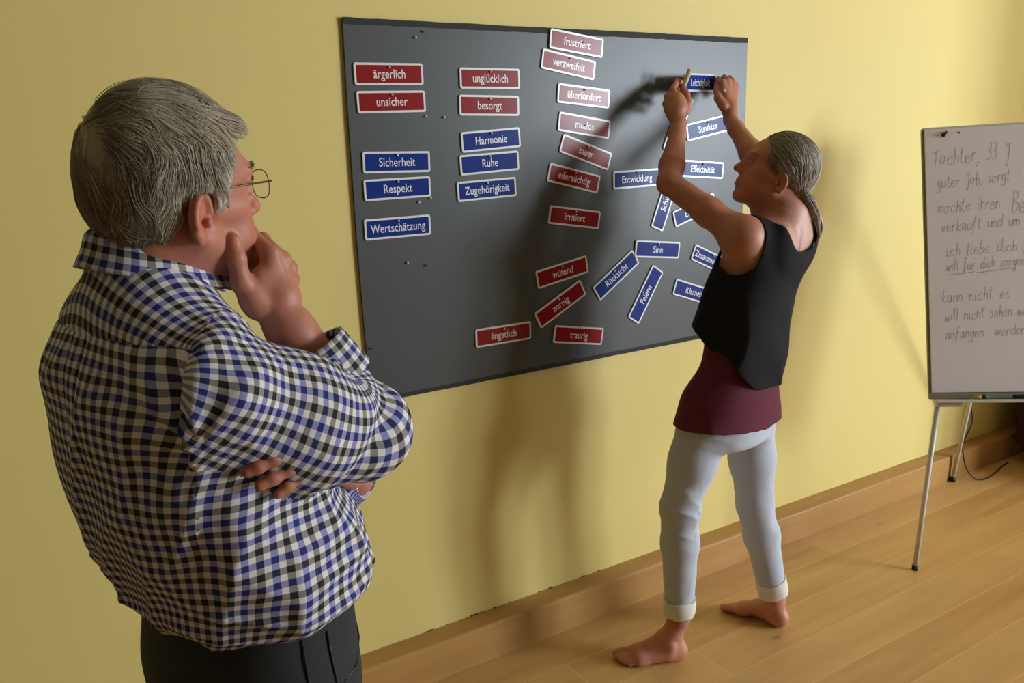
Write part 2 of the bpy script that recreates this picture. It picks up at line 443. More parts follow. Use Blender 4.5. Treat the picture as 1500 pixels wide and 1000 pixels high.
fpart('tray_bracket', (0.02, -0.032, -0.03), (0.11, -0.016, 0.012), M['alu'], 0.005)
P = lambda u, v, w=0.0: FM @ Vector((u, v, w))
tw = lambda p: Vector(p) - FO
leg1 = tube('leg', [tw((2.8602, -0.4965, 0.012)), P(0.035, -0.01, -0.02)], 0.0095, M['alu'], fc)
tube('rubber_foot', [tw((2.8595, -0.4968, 0.0)), tw((2.8602, -0.4965, 0.02))], 0.0112, M['rubber'], leg1)
leg2 = tube('leg', [tw((3.46, -1.05, 0.012)), P(FW - 0.035, -0.01, -0.02)], 0.0095, M['alu'], fc)
tube('rubber_foot', [tw((3.4605, -1.0505, 0.0)), tw((3.46, -1.05, 0.02))], 0.0112, M['rubber'], leg2)
leg3 = tube('leg', [tw((3.80, -0.0925, 0.012)), tw((3.835, -0.12, 0.40)), P(FW / 2, FH - 0.12, -0.03)], 0.0095, M['alu'], fc)
tube('rubber_foot', [tw((3.80, -0.093, 0.0)), tw((3.80, -0.0925, 0.022))], 0.0125, M['rubber'], leg3)
bm = bmesh.new()
for u, v, rx, ry in ((0.052, 0.955, 0.004, 0.004),):
    add_tube(bm, [P(u, v, 0.0035), P(u, v, 0.0048)], rx, 10)
link('punch_hole', bm_mesh(bm, 'punch_hole', True), M['white'], fc)
bm = bmesh.new()
add_tube(bm, [P(0.071, 0.952, 0.003), P(0.072, 0.953, 0.007), P(0.083, 0.963, 0.009)], [0.0075, 0.007, 0.004], 10)
link('clamp_knob', bm_mesh(bm, 'clamp_knob', True), M['rubber'], fc)
bm = bmesh.new()
add_tube(bm, [P(0.124, 0.957, 0.003), P(0.125, 0.96, 0.006)], [0.003, 0.002], 8)
link('clamp_knob', bm_mesh(bm, 'clamp_knob', True), M['rubber'], fc)

# single-stroke handwriting
G = {
 'T': [[(0, .75), (.25, .85), (.6, 1.0)], [(.3, .9), (.3, .0)]], 'o': [[(.45, .45), (.2, .5), (.05, .25), (.2, 0), (.42, .15), (.45, .45), (.6, .42)]],
 'c': [[(.45, .42), (.25, .5), (.05, .25), (.2, 0), (.5, .1)]], 'h': [[(.1, 1), (.08, 0)], [(.08, .3), (.28, .5), (.4, .35), (.42, 0)]],
 't': [[(.2, .9), (.18, .1), (.3, 0), (.42, .06)], [(0, .6), (.42, .66)]], 'e': [[(.06, .25), (.4, .3), (.3, .5), (.08, .38), (.1, .08), (.28, 0), (.48, .12)]],
 'r': [[(.08, .5), (.1, 0)], [(.1, .3), (.25, .5), (.45, .44)]], ',': [[(.15, .05), (.02, -.25)]], '.': [[(.1, .06), (.14, 0)]],
 '3': [[(.05, .95), (.35, 1), (.35, .65), (.15, .55), (.4, .45), (.35, .08), (.0, .02)]], 'J': [[(.1, 1), (.2, .75), (.5, .9)], [(.42, .95), (.4, -.35), (.15, -.3)]],
 'g': [[(.4, .45), (.15, .5), (.05, .22), (.2, .05), (.4, .2), (.42, .48), (.38, -.35), (.15, -.4), (.05, -.25)]],
 'u': [[(.05, .5), (.08, .08), (.25, 0), (.42, .2), (.45, .5)], [(.45, .5), (.48, 0)]], 'b': [[(.08, 1), (.06, 0), (.3, 0), (.42, .25), (.3, .48), (.08, .35)]],
 's': [[(.4, .48), (.12, .42), (.35, .15), (.2, 0), (.02, .05)]], 'm': [[(.05, .5), (.06, 0)], [(.06, .3), (.2, .5), (.3, .35), (.3, 0)], [(.3, .3), (.45, .5), (.55, .35), (.58, 0)]],
 'n': [[(.05, .5), (.06, 0)], [(.06, .3), (.25, .5), (.38, .35), (.42, 0)]], 'd': [[(.42, .45), (.18, .5), (.05, .22), (.2, 0), (.4, .15)], [(.48, 1), (.46, 0)]],
 'i': [[(.1, .5), (.12, 0), (.25, .05)], [(.13, .72), (.15, .76)]], 'v': [[(.0, .5), (.18, 0), (.4, .5)]], 'k': [[(.08, 1), (.06, 0)], [(.4, .5), (.1, .22), (.42, 0)]],
 'a': [[(.4, .45), (.18, .5), (.05, .22), (.2, 0), (.4, .18), (.42, .48), (.44, 0), (.52, .04)]], 'f': [[(.42, .92), (.25, 1), (.18, .8), (.12, -.3)], [(0, .5), (.38, .54)]],
 'l': [[(.1, 1), (.09, .06), (.25, 0)]], 'w': [[(0, .5), (.12, 0), (.28, .4), (.42, 0), (.58, .5)]], 'z': [[(.02, .48), (.4, .5), (.02, 0), (.45, .02)]],
 'B': [[(.1, 1), (.08, 0), (.4, .1), (.4, .42), (.1, .52), (.38, .7), (.3, .98), (0, 1)]], '_': [[(0, -.12), (.6, -.1)]],
}
def smooth_line(p, n=4):
    if len(p) < 3: return p
    out = []
    for i in range(len(p) - 1):
        p0 = p[max(i - 1, 0)]; p1 = p[i]; p2 = p[i + 1]; p3 = p[min(i + 2, len(p) - 1)]
        for k in range(n):
            t = k / n
            out.append(tuple(0.5 * (2 * p1[d] + (p2[d] - p0[d]) * t + (2 * p0[d] - 5 * p1[d] + 4 * p2[d] - p3[d]) * t * t + (3 * p1[d] - p0[d] - 3 * p2[d] + p3[d]) * t ** 3) for d in (0, 1)))
    out.append(p[-1]); return out
hr = random.Random(8)
bm = bmesh.new()
def flush():
    global bm
    link('handwriting', bm_mesh(bm, 'handwriting'), M['ink'], pad); bm = bmesh.new()
def ribbon(pts, w):
    vs_ = []
    for i, p in enumerate(pts):
        a = pts[max(i - 1, 0)]; b = pts[min(i + 1, len(pts) - 1)]
        d = Vector((b[0] - a[0], b[1] - a[1])); d = d.normalized() if d.length > 1e-9 else Vector((1, 0))
        n = Vector((-d.y, d.x)) * w / 2
        vs_.append((bm.verts.new(P(p[0] + n.x, p[1] + n.y, 0.0044)), bm.verts.new(P(p[0] - n.x, p[1] - n.y, 0.0044))))
    for q0, q1 in zip(vs_, vs_[1:]):
        try: bm.faces.new((q0[0], q1[0], q1[1], q0[1]))
        except ValueError: pass
def write(u, v, txt, size, sx=1.0, slope=0.05, space=0.6):
    x = 0.0
    for ch in txt:
        if ch == ' ': x += 0.62 * size * sx; continue
        wmax = 0
        jy = hr.uniform(-.06, .06)
        for st in G[ch]:
            pts = [(u + x + (a + 0.18 * b + hr.uniform(-.02, .02)) * size * sx, v + (b + jy) * size + slope * x) for a, b in st]
            ribbon(smooth_line(pts), 0.0021)
            wmax = max(wmax, max(a for a, b in st))
        x += (wmax + 0.10) * size * sx
    return x
LINES = [(0.030, 0.842, 'Tochter, 33 J', 0.060, 0.60), (0.045, 0.762, 'guter Job, sorgt', 0.046, 0.60), (0.044, 0.668, 'm\xf6chte ihren', 0.05, .62),
         (0.056, 0.60, 'verkauft und um', 0.046, .66), (0.068, 0.512, 'ich liebe dich ,', 0.046, .72), (0.068, 0.458, 'will f\xfcr dich sorgen', 0.042, .58),
         (0.05, 0.345, 'kann nicht es', 0.046, .7), (0.058, 0.278, 'will nicht sehen was', 0.044, .62), (0.058, 0.212, 'anfangen  werden', 0.044, .66)]
G['ö'] = G['o'] + [[(.15, .65), (.17, .7)], [(.33, .67), (.35, .72)]]; G['ü'] = G['u'] + [[(.15, .65), (.17, .7)], [(.33, .67), (.35, .72)]]
for u, v, txt, size, sx in LINES: write(u, v, txt, size, sx); flush()
write(0.29, 0.66, 'Ber', 0.075, .6); flush()
ribbon([(0.07, 0.443), (0.16, 0.452)], 0.0028)
link('underline', bm_mesh(bm, 'underline'), M['ink'], pad); bm = bmesh.new()
ribbon([(0.165, 0.448), (0.30, 0.462)], 0.0028)
link('underline', bm_mesh(bm, 'underline'), M['ink'], pad)
# pens in the tray
def pen(u, label, mat, ln=0.11):
    bm = bmesh.new(); add_tube(bm, [P(u, 0.0045, 0.024), P(u + ln * 0.85, 0.0045, 0.024)], 0.007, 12)
    o = tag(link('marker_pen', bm_mesh(bm, 'marker_pen', True), mat), label, 'pen', 'markers in the flipchart tray')
    o.location = FO
    bm = bmesh.new(); add_tube(bm, [P(u + ln * 0.62, 0.0045, 0.024), P(u + ln, 0.0045, 0.024)], 0.0078, 12)
    link('cap', bm_mesh(bm, 'cap', True), M['rubber'], o)
M['yel'] = plain('yellow_plastic', srgb(190, 170, 50), 0.4)
pen(0.135, 'yellow marker lying in the flipchart tray', M['yel'], 0.05)
pen(0.27, 'black marker lying in the flipchart tray', M['rubber'], 0.12)
# cable
def bez(pts, n=8):
    out = []
    for i in range(len(pts) - 1):
        p = [Vector(pts[max(i - 1, 0)]), Vector(pts[i]), Vector(pts[i + 1]), Vector(pts[min(i + 2, len(pts) - 1)])]
        for k in range(n):
            t = k / n
            out.append(0.5 * (2 * p[1] + (p[2] - p[0]) * t + (2 * p[0] - 5 * p[1] + 4 * p[2] - p[3]) * t * t + (3 * p[1] - p[0] - 3 * p[2] + p[3]) * t ** 3))
    out.append(Vector(pts[-1])); return out
cab = bez([(3.84, -0.125, 0.36), (3.85, -0.13, 0.30), (3.83, -0.125, 0.24), (3.825, -0.11, 0.18), (3.86, -0.12, 0.06), (3.90, -0.15, 0.006), (3.96, -0.17, 0.004), (4.08, -0.15, 0.004), (4.16, -0.13, 0.004), (4.245, -0.12, 0.004)])
tag(tube('cable', cab, 0.003, M['rubber'], n=6), 'thin black cable running down the flipchart rear leg onto the floor', 'cable')
# dark purple armchair in the corner behind the flipchart
ac = tag(empty('armchair', (4.53, -0.43, 0)), 'dark purple armchair in the shaded corner behind the flipchart', 'armchair')
def apart(name, lo, hi, bev=0.04):
    bm = bmesh.new(); add_box(bm, lo, hi, bev, 4)
    return link(name, bm_mesh(bm, name, True), M['purple'], ac)
apart('seat', (-0.22, -0.30, 0.10), (0.2, 0.26, 0.42))
apart('backrest', (-0.24, 0.20, 0.08), (0.22, 0.33, 0.86))
apart('armrest', (-0.27, -0.30, 0.07), (-0.17, 0.26, 0.60))
apart('armrest', (0.17, -0.30, 0.07), (0.27, 0.26, 0.60))
for sx in (-0.2, 0.2):
    for sy in (-0.24, 0.26):
        bm = bmesh.new(); add_tube(bm, [(sx, sy, 0.0), (sx, sy, 0.1)], [0.016, 0.022], 10)
        link('leg', bm_mesh(bm, 'leg', True), M['rubber'], ac)

# ================================================================== sculpting engine
# surfaces of bodies and clothes: smooth unions of tapered limbs and lofts, meshed on a fine grid
_rs = np.random.RandomState(5)
_TAB = _rs.rand(64, 64, 64).astype(np.float32)
def vnoise(P):
    P = np.asarray(P, np.float32); i = np.floor(P).astype(np.int64); f = (P - i).astype(np.float32)
    f = f * f * (3 - 2 * f); i &= 63; j = (i + 1) & 63
    x0, y0, z0 = i.T; x1, y1, z1 = j.T; fx, fy, fz = f.T
    T = _TAB
    a = T[x0, y0, z0] * (1 - fx) + T[x1, y0, z0] * fx; b = T[x0, y1, z0] * (1 - fx) + T[x1, y1, z0] * fx
    c = T[x0, y0, z1] * (1 - fx) + T[x1, y0, z1] * fx; d = T[x0, y1, z1] * (1 - fx) + T[x1, y1, z1] * fx
    return (a * (1 - fy) + b * fy) * (1 - fz) + (c * (1 - fy) + d * fy) * fz
def fbm(P, o=3):
    s = 0; a = 0.5
    for k in range(o):
        s = s + a * vnoise(P + 17.3 * k); P = P * 2.03; a *= 0.5
    return s / (1 - 0.5 ** o)
def ridge(P): return 1 - np.abs(2 * vnoise(P) - 1)
def sstep(a, b, x):
    t = np.clip((x - a) / (b - a), 0, 1); return t * t * (3 - 2 * t)
def smin(a, b, k):
    if k <= 0: return np.minimum(a, b)
    h = np.maximum(k - np.abs(a - b), 0) / k
    return np.minimum(a, b) - h * h * k * 0.25
def smax(a, b, k): return -smin(-a, -b, k)
def vec(*a): return np.array(a, float)
def nrm(v): return np.asarray(v, float) / np.linalg.norm(v)

class SDF:
    def __init__(s): s.p = []; s.disp = None; s.dpad = 0.0
    def add(s, fn, c, r, k=0.01, mode='u'):
        s.p.append((fn, np.asarray(c, float), float(r), k, mode)); return s
    def cap(s, a, b, ra, rb=None, k=0.01, mode='u', flat=None):
        a = np.asarray(a, float); b = np.asarray(b, float); rb = ra if rb is None else rb
        ba = b - a; l2 = max(ba @ ba, 1e-12)
        fl = None
        if flat is not None: fl = (nrm(flat[0]), flat[1])
        def fn(P):
            q = P - a; t = np.clip(q @ ba / l2, 0, 1); q = q - t[:, None] * ba
            if fl is not None: q = q + (q @ fl[0])[:, None] * fl[0] * (1 / fl[1] - 1)
            d = np.sqrt((q * q).sum(1)) - (ra + (rb - ra) * t)
            return d * (fl[1] if fl is not None and fl[1] < 1 else 1)
        s.add(fn, (a + b) / 2, np.sqrt(l2) / 2 + max(ra, rb), k, mode); return s
    def chain(s, pts, rad, k=0.01, flat=None):
        for i in range(len(pts) - 1): s.cap(pts[i], pts[i + 1], rad[i], rad[i + 1], k, 'u', flat)
        return s
    def ell(s, c, r, B=None, k=0.01, mode='u'):
        c = np.asarray(c, float); r = np.asarray(r, float)
        def fn(P):
            q = P - c
            if B is not None: q = q @ B
            k0 = np.sqrt(((q / r) ** 2).sum(1)); k1 = np.sqrt(((q / r ** 2) ** 2).sum(1))
            return np.where(k0 < 1e-6, -r.min(), k0 * (k0 - 1) / np.maximum(k1, 1e-9))
        s.add(fn, c, r.max(), k, mode); return s
    def loft(s, O, B, rings, k=0.01, ex=2.0, capk=0.02, grow=0.0, mode='u'):
        # rings: (t, cx, cy, rx, front, back) along the third axis of B
        R = np.array(sorted(rings), float); t = R[:, 0]
        tt = np.linspace(t[0], t[-1], 160)
        def cub(y):
            m = np.gradient(y, t); i = np.clip(np.searchsorted(t, tt) - 1, 0, len(t) - 2)
            h = t[i + 1] - t[i]; u = (tt - t[i]) / h
            return (2 * u**3 - 3 * u**2 + 1) * y[i] + (u**3 - 2 * u**2 + u) * h * m[i] + (-2 * u**3 + 3 * u**2) * y[i + 1] + (u**3 - u**2) * h * m[i + 1]
        C = [cub(R[:, j]) for j in range(1, 6)]
        O = np.asarray(O, float)
        def fn(P):
            L = (P - O) @ B; z = L[:, 2]
            cx, cy, rx, rf, rb = [np.interp(z, tt, c) for c in C]
            x = L[:, 0] - cx; y = L[:, 1] - cy
            rx = rx + grow; ry = np.where(y > 0, rf, rb) + grow
            k0 = (np.abs(x / rx) ** ex + np.abs(y / ry) ** ex) ** (1 / ex)
            rl = np.sqrt(x * x + y * y)
            d = np.where(k0 < 1e-4, -np.minimum(rx, ry), rl * (1 - 1 / np.maximum(k0, 1e-4)))
            d = np.maximum(d * 0.9, -np.minimum(rx, ry))
            return smax(d, np.maximum(t[0] - grow - z, z - t[-1] - grow), capk)
        mid = O + B @ vec(R[:, 1].mean(), R[:, 2].mean(), (t[0] + t[-1]) / 2)
        rad = math.hypot((t[-1] - t[0]) / 2, max(R[:, 3:].max(), 0) + np.ptp(R[:, 1]) + np.ptp(R[:, 2])) + grow
        s.add(fn, mid, rad, k, mode); return s
    def sub(s, other, k=0.0, mode='u'):
        c, r = other.bound(); s.add(lambda P: other(P), c, r, k, mode); return s
    def bound(s):
        lo = np.min([c - r for f, c, r, k, m in s.p if m == 'u'], 0); hi = np.max([c + r for f, c, r, k, m in s.p if m == 'u'], 0)
        return (lo + hi) / 2, np.linalg.norm(hi - lo) / 2
    def __call__(s, P, sel=None):
        d = None
        for i, (fn, c, r, k, m) in enumerate(s.p):
            if sel is not None and not sel[i]: continue
            v = fn(P)
            if m == 'u': d = v if d is None else smin(d, v, k)
            elif d is not None:
                if m == 's': d = smax(d, -v, k)
                elif m == 'i': d = smax(d, v, k)
        if d is None: d = np.full(len(P), 1.0)
        if s.disp is not None: d = d + s.disp(P)
        return d
    def mesh(s, h, lo=None, hi=None, blk=12):
        L = np.min([c - r for f, c, r, k, m in s.p if m == 'u'], 0) - 3 * h if lo is None else np.asarray(lo, float)
        H = np.max([c + r for f, c, r, k, m in s.p if m == 'u'], 0) + 3 * h if hi is None else np.asarray(hi, float)
        nb = np.ceil((H - L) / (h * blk)).astype(int)
        N = nb * blk + 2
        g = np.stack(np.meshgrid(*[np.arange(n) for n in nb], indexing='ij'), -1).reshape(-1, 3)
        ctr = L + (g + 0.5) * blk * h
        rad = blk * h * 0.87
        cs = np.array([c for f, c, r, k, m in s.p]); rr = np.array([r for f, c, r, k, m in s.p]); kk = np.array([k for f, c, r, k, m in s.p])
        ctrd = np.empty(len(ctr))
        for a in range(0, len(ctr), 20000): ctrd[a:a + 20000] = s(ctr[a:a + 20000])
        act = np.where(np.abs(ctrd) < rad * 1.9 + s.dpad)[0]
        ax = np.arange(blk + 1)
        n1 = blk + 1
        loc = np.stack(np.meshgrid(ax, ax, ax, indexing='ij'), -1).reshape(-1, 3)
        isu = np.array([m != 'i' for f, c, r, k, m in s.p])
        VI, VP, QA, QS = [], [], [], []
        st = np.array([N[1] * N[2], N[2], 1])
        cc = np.stack(np.meshgrid(*[[0, 1]] * 3, indexing='ij'), -1).reshape(-1, 3)
        edges = [(a, b) for a in range(8) for b in range(a + 1, 8) if np.abs(cc[a] - cc[b]).sum() == 1]
        for bi in act:
            sel = (np.linalg.norm(cs - ctr[bi], axis=1) - rr < rad + 1.5 * kk + 0.012) | ~isu
            base = g[bi] * blk
            D = s(L + (base + loc) * h, sel).reshape(n1, n1, n1)
            S = D < 0
            if S.all() or not S.any(): continue
            c8 = np.stack([S[a:a + blk, b:b + blk, c:c + blk] for a, b, c in cc], 0)
            ns = c8.sum(0); cells = np.argwhere((ns > 0) & (ns < 8))
            dv = np.stack([D[cells[:, 0] + a, cells[:, 1] + b, cells[:, 2] + c] for a, b, c in cc], 1)
            acc = np.zeros((len(cells), 3)); cnt = np.zeros(len(cells))
            for a, b in edges:
                da, db = dv[:, a], dv[:, b]; m = (da < 0) != (db < 0)
                t = np.where(m, da / np.where(m, da - db, 1), 0)
                acc += np.where(m[:, None], cc[a] + t[:, None] * (cc[b] - cc[a]), 0); cnt += m
            gp = base + cells
            VI.append(gp @ st); VP.append(L + (gp + acc / cnt[:, None]) * h)
            for axis in range(3):
                o1, o2 = [(1, 2), (2, 0), (0, 1)][axis]
                sl0 = [slice(0, blk)] * 3; sl1 = [slice(0, blk)] * 3; sl1[axis] = slice(1, blk + 1)
                A = S[tuple(sl0)]; Bq = S[tuple(sl1)]
                e = np.argwhere(A != Bq)
                if not len(e): continue
                sg = A[e[:, 0], e[:, 1], e[:, 2]]
                ge = base + e
                d1 = np.zeros(3, int); d1[o1] = 1; d2 = np.zeros(3, int); d2[o2] = 1
                q = np.stack([(ge - d1 - d2) @ st, (ge - d2) @ st, ge @ st, (ge - d1) @ st], 1)
                q[~sg] = q[~sg][:, ::-1]
                QA.append(q)
        VI = np.concatenate(VI); VP = np.concatenate(VP); Q = np.concatenate(QA)
        VI, first = np.unique(VI, return_index=True); VP = VP[first]
        idx = np.searchsorted(VI, Q); idx = np.minimum(idx, len(VI) - 1)
        ok = (VI[idx] == Q).all(1)
        Q = idx[ok]
        a, b, c = VP[Q[:, 0]], VP[Q[:, 1]], VP[Q[:, 2]]; d = VP[Q[:, 3]]
        m0 = VP.mean(0)
        if ((a + b + c + d - 4 * m0) * np.cross(c - a, d - b)).sum() < 0: Q = Q[:, ::-1]
        return VP, Q
    def grad(s, P, e=0.0008):
        G = np.stack([s(P + np.eye(3)[i] * e) - s(P - np.eye(3)[i] * e) for i in range(3)], 1)
        return G / np.maximum(np.linalg.norm(G, axis=1, keepdims=True), 1e-9)

def relax(V, Q, it=1, w=0.5):
    for _ in range(it):
        S = np.zeros_like(V); C = np.zeros(len(V))
        for a in range(4):
            b = (a + 1) % 4
            np.add.at(S, Q[:, a], V[Q[:, b]]); np.add.at(C, Q[:, a], 1)
            np.add.at(S, Q[:, b], V[Q[:, a]]); np.add.at(C, Q[:, b], 1)
        V = V + w * (S / np.maximum(C, 1)[:, None] - V)
    return V
def smooth_border(V, Q, it=6):
    E = np.sort(np.concatenate([Q[:, [a, (a + 1) % 4]] for a in range(4)]), 1)
    u, c = np.unique(E, axis=0, return_counts=True); e = u[c == 1]
    V = V.copy(); b = np.unique(e)
    for _ in range(it):
        S = np.zeros_like(V); C = np.zeros(len(V))
        np.add.at(S, e[:, 0], V[e[:, 1]]); np.add.at(C, e[:, 0], 1); np.add.at(S, e[:, 1], V[e[:, 0]]); np.add.at(C, e[:, 1], 1)
        V[b] = .5 * V[b] + .5 * S[b] / C[b][:, None]
    return V
def plug(V, Q):
    # close pinholes left by the grid
    E = np.concatenate([Q[:, [a, (a + 1) % 4]] for a in range(4)]); Es = np.sort(E, 1)
    u, inv, c = np.unique(Es, axis=0, return_inverse=True, return_counts=True)
    be = E[(c == 1)[inv.ravel()]]
    nxt = {}
    for a, b in be: nxt.setdefault(b, []).append(a)
    V = list(V); new = []
    while nxt:
        s0 = next(iter(nxt)); loop = [s0]; cur = nxt[s0].pop()
        if not nxt[s0]: del nxt[s0]
        while cur != s0 and cur in nxt and len(loop) < 200:
            loop.append(cur); n_ = nxt[cur].pop()
            if not nxt[cur]: del nxt[cur]
            cur = n_
        if cur != s0 or len(loop) < 3: continue
        m = len(V); V.append(np.mean([V[i] for i in loop], 0))
        L = loop if len(loop) % 2 == 0 else loop + [loop[-1]]
        for i in range(0, len(L), 2):
            q = [m, L[i], L[i + 1], L[(i + 2) % len(L)]]
            if len(set(q)) == 4: new.append(q)
    if not new: return np.array(V), Q
    return np.array(V), np.concatenate([Q, np.array(new)])
def compact(V, Q):
    u, inv = np.unique(Q, return_inverse=True)
    return V[u], inv.reshape(Q.shape)
def biggest(V, Q, minfrac=0.02):
    # drop stray shells
    lab = np.arange(len(V))
    for _ in range(400):
        m = lab[Q].min(1); new = lab.copy()
        for a in range(4): np.minimum.at(new, Q[:, a], m)
        new = new[new]
        if (new == lab).all(): break
        lab = new
    l = lab[Q[:, 0]]; u, c = np.unique(l, return_counts=True)
    keep = u[c >= minfrac * c.max()]
    return compact(V, Q[np.isin(l, keep)])
def obj_from(name, V, Q, mats, parent, mat_idx=None, color=None, pat=None, O=(0, 0, 0)):
    O = np.asarray(O, float); V = V - O
    k = Q.shape[1]
    me = bpy.data.meshes.new(name)
    me.vertices.add(len(V)); me.vertices.foreach_set('co', V.astype(np.float32).ravel())
    me.loops.add(Q.size); me.loops.foreach_set('vertex_index', Q.astype(np.int32).ravel())
    me.polygons.add(len(Q)); me.polygons.foreach_set('loop_start', np.arange(len(Q), dtype=np.int32) * k)
    me.polygons.foreach_set('use_smooth', np.ones(len(Q), bool))
    for m in (mats if isinstance(mats, (list, tuple)) else [mats]): me.materials.append(m)
    if mat_idx is not None: me.polygons.foreach_set('material_index', mat_idx.astype(np.int32))
    if color is not None:
        a = me.color_attributes.new('tint', 'FLOAT_COLOR', 'POINT')
        a.data.foreach_set('color', np.c_[color, np.ones(len(color))].astype(np.float32).ravel())
    if pat is not None:
        a = me.attributes.new('pat', 'FLOAT_VECTOR', 'CORNER')
        a.data.foreach_set('vector', pat.astype(np.float32).ravel())
    me.update(calc_edges=True); me.validate()
    o = bpy.data.objects.new(name, me); COL.objects.link(o)
    if parent is not None: o.parent = parent
    return o
def PX(px, py, d): return CAM + d * ((px - 750) / 1250 * RC[:, 0] + RC[:, 1] - (py - 500) / 1250 * RC[:, 2])
CRL = nrm(vec(RC[0, 0], RC[1, 0], 0)); CFL = vec(-CRL[1], CRL[0], 0); ZZ = vec(0, 0, 1)
def facing(az):
    a = math.radians(az); return math.cos(a) * CRL - math.sin(a) * CFL, math.sin(a) * CRL + math.cos(a) * CFL
def basis(r, f, pitch=0.0, roll=0.0):
    # columns right, forward, up; pitch>0 looks up, roll>0 tips to its own right
    p = math.radians(pitch); f2 = f * math.cos(p) + ZZ * math.sin(p); u = np.cross(r, f2)
    q = math.radians(roll); r2 = r * math.cos(q) - u * math.sin(q); u2 = np.cross(r2, f2)
    return np.c_[r2, f2, u2]

def skin_mat(name, base, rough=0.5):
    t = NT(name)
    at = t.new('ShaderNodeAttribute', attribute_name='tint').outputs['Color']
    tc = t.new('ShaderNodeTexCoord').outputs['Object']
    n1 = t.noise(35, 5, tc); n2 = t.noise(240, 3, tc)
    d = tuple(c * 0.88 for c in base[:3]) + (1,); e = tuple(min(1, c * 1.1) for c in base[:3]) + (1,)
    c = t.mix(n1, d, e)
    mul = t.new('ShaderNodeMix', data_type='RGBA', blend_type='MULTIPLY'); mul.inputs[0].default_value = 1.0
    t.link(c, mul.inputs[6]); t.link(at, mul.inputs[7])
    t.link(mul.outputs[2], t.b.inputs['Base Color'])
    t.b.inputs['Roughness'].default_value = rough
    t.b.inputs['Subsurface Weight'].default_value = 0.12
    t.b.inputs['Subsurface Radius'].default_value = (0.006, 0.0025, 0.0012)
    t.b.inputs['Subsurface Scale'].default_value = 1.0
    t.bump(t.math('ADD', n2, t.math('MULTIPLY', n1, 1.5)), 0.25, 0.0008)
    return t.m
def tint_mat(name, rough=0.55, spec=0.4, bump=0.0):
    t = NT(name)
    at = t.new('ShaderNodeAttribute', attribute_name='tint').outputs['Color']
    t.link(at, t.b.inputs['Base Color']); t.b.inputs['Roughness'].default_value = rough
    t.b.inputs['Specular IOR Level'].default_value = spec
    if bump: t.bump(t.noise(300, 2, t.new('ShaderNodeTexCoord').outputs['Object']), bump)
    return t.m

def head_sdf(s, H, B, g=1.0, male=True, k=0.02):
    # head in its own axes (x right, y forward, z up), origin midway between the ear canals
    W = lambda x, y, z: H + B @ (vec(x, y, z) * g)
    e = lambda c, r, kk, mode='u', BB=None: s.ell(W(*c), vec(*r) * g, B if BB is None else BB, kk, mode)
    e((0, -.012, .060), (.0745, .086, .083), k)                      # cranium
    e((0, .03, .045), (.064, .068, .075), k)                        # forehead
    e((0, .038, -.012), (.057, .058, .075), k)                      # face
    for sx in (-1, 1):
        s.cap(W(sx * .055, .004, -.028), W(sx * .020, .070, -.076), .018 * g, .016 * g, .025)   # jaw
        s.cap(W(sx * .048, .060, .008), W(sx * .060, .02, .008), .016 * g, .014 * g, .02)       # cheekbone
        s.ell(W(sx * .036, .062, -.03), vec(.022, .024, .028) * g, B, .02)                      # cheek
    e((0, .078, -.074), (.020, .016, .016), .018)                   # chin
    s.cap(W(-.034, .086, .050), W(.034, .086, .050), .011 * g, None, .016)                      # brow
    for sx in (-1, 1): e((sx * .031, .108, .030), (.017, .018, .013), .012, 's')                # eye sockets
    s.cap(W(0, .092, .040), W(0, .112, .004), .0075 * g, .0105 * g, .012)                       # nose
    e((0, .113, -.001), (.0115, .011, .010), .008)
    for sx in (-1, 1): e((sx * .0125, .101, -.005), (.0075, .010, .0075), .006)
    e((0, .083, -.035), (.026, .016, .024), .014)                   # mouth area
    for sx in (-1, 1):
        s.cap(W(sx * .003, .0985, -.031), W(sx * .019, .090, -.036), .0052 * g, .003 * g, .004)  # lips
        s.cap(W(0, .0985, -.0425), W(sx * .017, .090, -.038), .0058 * g, .003 * g, .004)
        s.cap(W(0, .1045, -.037), W(sx * .021, .0945, -.0375), .0016 * g, .001 * g, .003, 's')
    for sx in (-1, 1):
        e((sx * .031, .080, .030), (.0125, .0125, .0125), 0.0)      # eyeballs
        s.cap(W(sx * .020, .0905, .0365), W(sx * .043, .0855, .0355), .0042 * g, None, .004)     # lids
        s.cap(W(sx * .021, .0895, .0235), W(sx * .042, .0855, .0240), .0036 * g, None, .004)
    # ears
    for sx in (-1, 1):
        eb = B @ np.array([[math.cos(.45 * sx), -math.sin(.45 * sx), 0], [math.sin(.45 * sx), math.cos(.45 * sx), 0], [0, 0, 1]])
        tl = math.radians(14)
        eb = eb @ np.array([[1, 0, 0], [0, math.cos(tl), math.sin(tl)], [0, -math.sin(tl), math.cos(tl)]])
        cx, cy, cz = sx * .079, -.012, .0
        E = lambda x, y, z: W(cx, cy, cz) + eb @ (vec(sx * x, y, z) * g * .92)
        ear = SDF()
        ear.ell(E(0, 0, .004), vec(.0085, .0185, .0285) * g, eb, .004)
        ear.ell(E(0, .004, -.023), vec(.0065, .0095, .0115) * g, eb, .006)
        ear.ell(E(.010, .002, .004), vec(.0080, .0125, .0215) * g, eb, .004, 's')
        ear.ell(E(.009, .010, -.004), vec(.012, .009, .010) * g, eb, .004, 's')
        ear.cap(E(.003, -.006, .017), E(.002, -.007, -.008), .0034 * g, .003 * g, .004)
        ear.cap(E(.0045, .0145, -.001), E(.0045, .0155, -.007), .0042 * g, .0036 * g, .004)
        rim = [E(.006, .0165 * math.cos(a), .004 + .0262 * math.sin(a)) for a in np.linspace(.35, 3.9, 11)]
        ear.chain(rim, [.0036 * g] * 11, .003)
        s.sub(ear, .004)
    return W

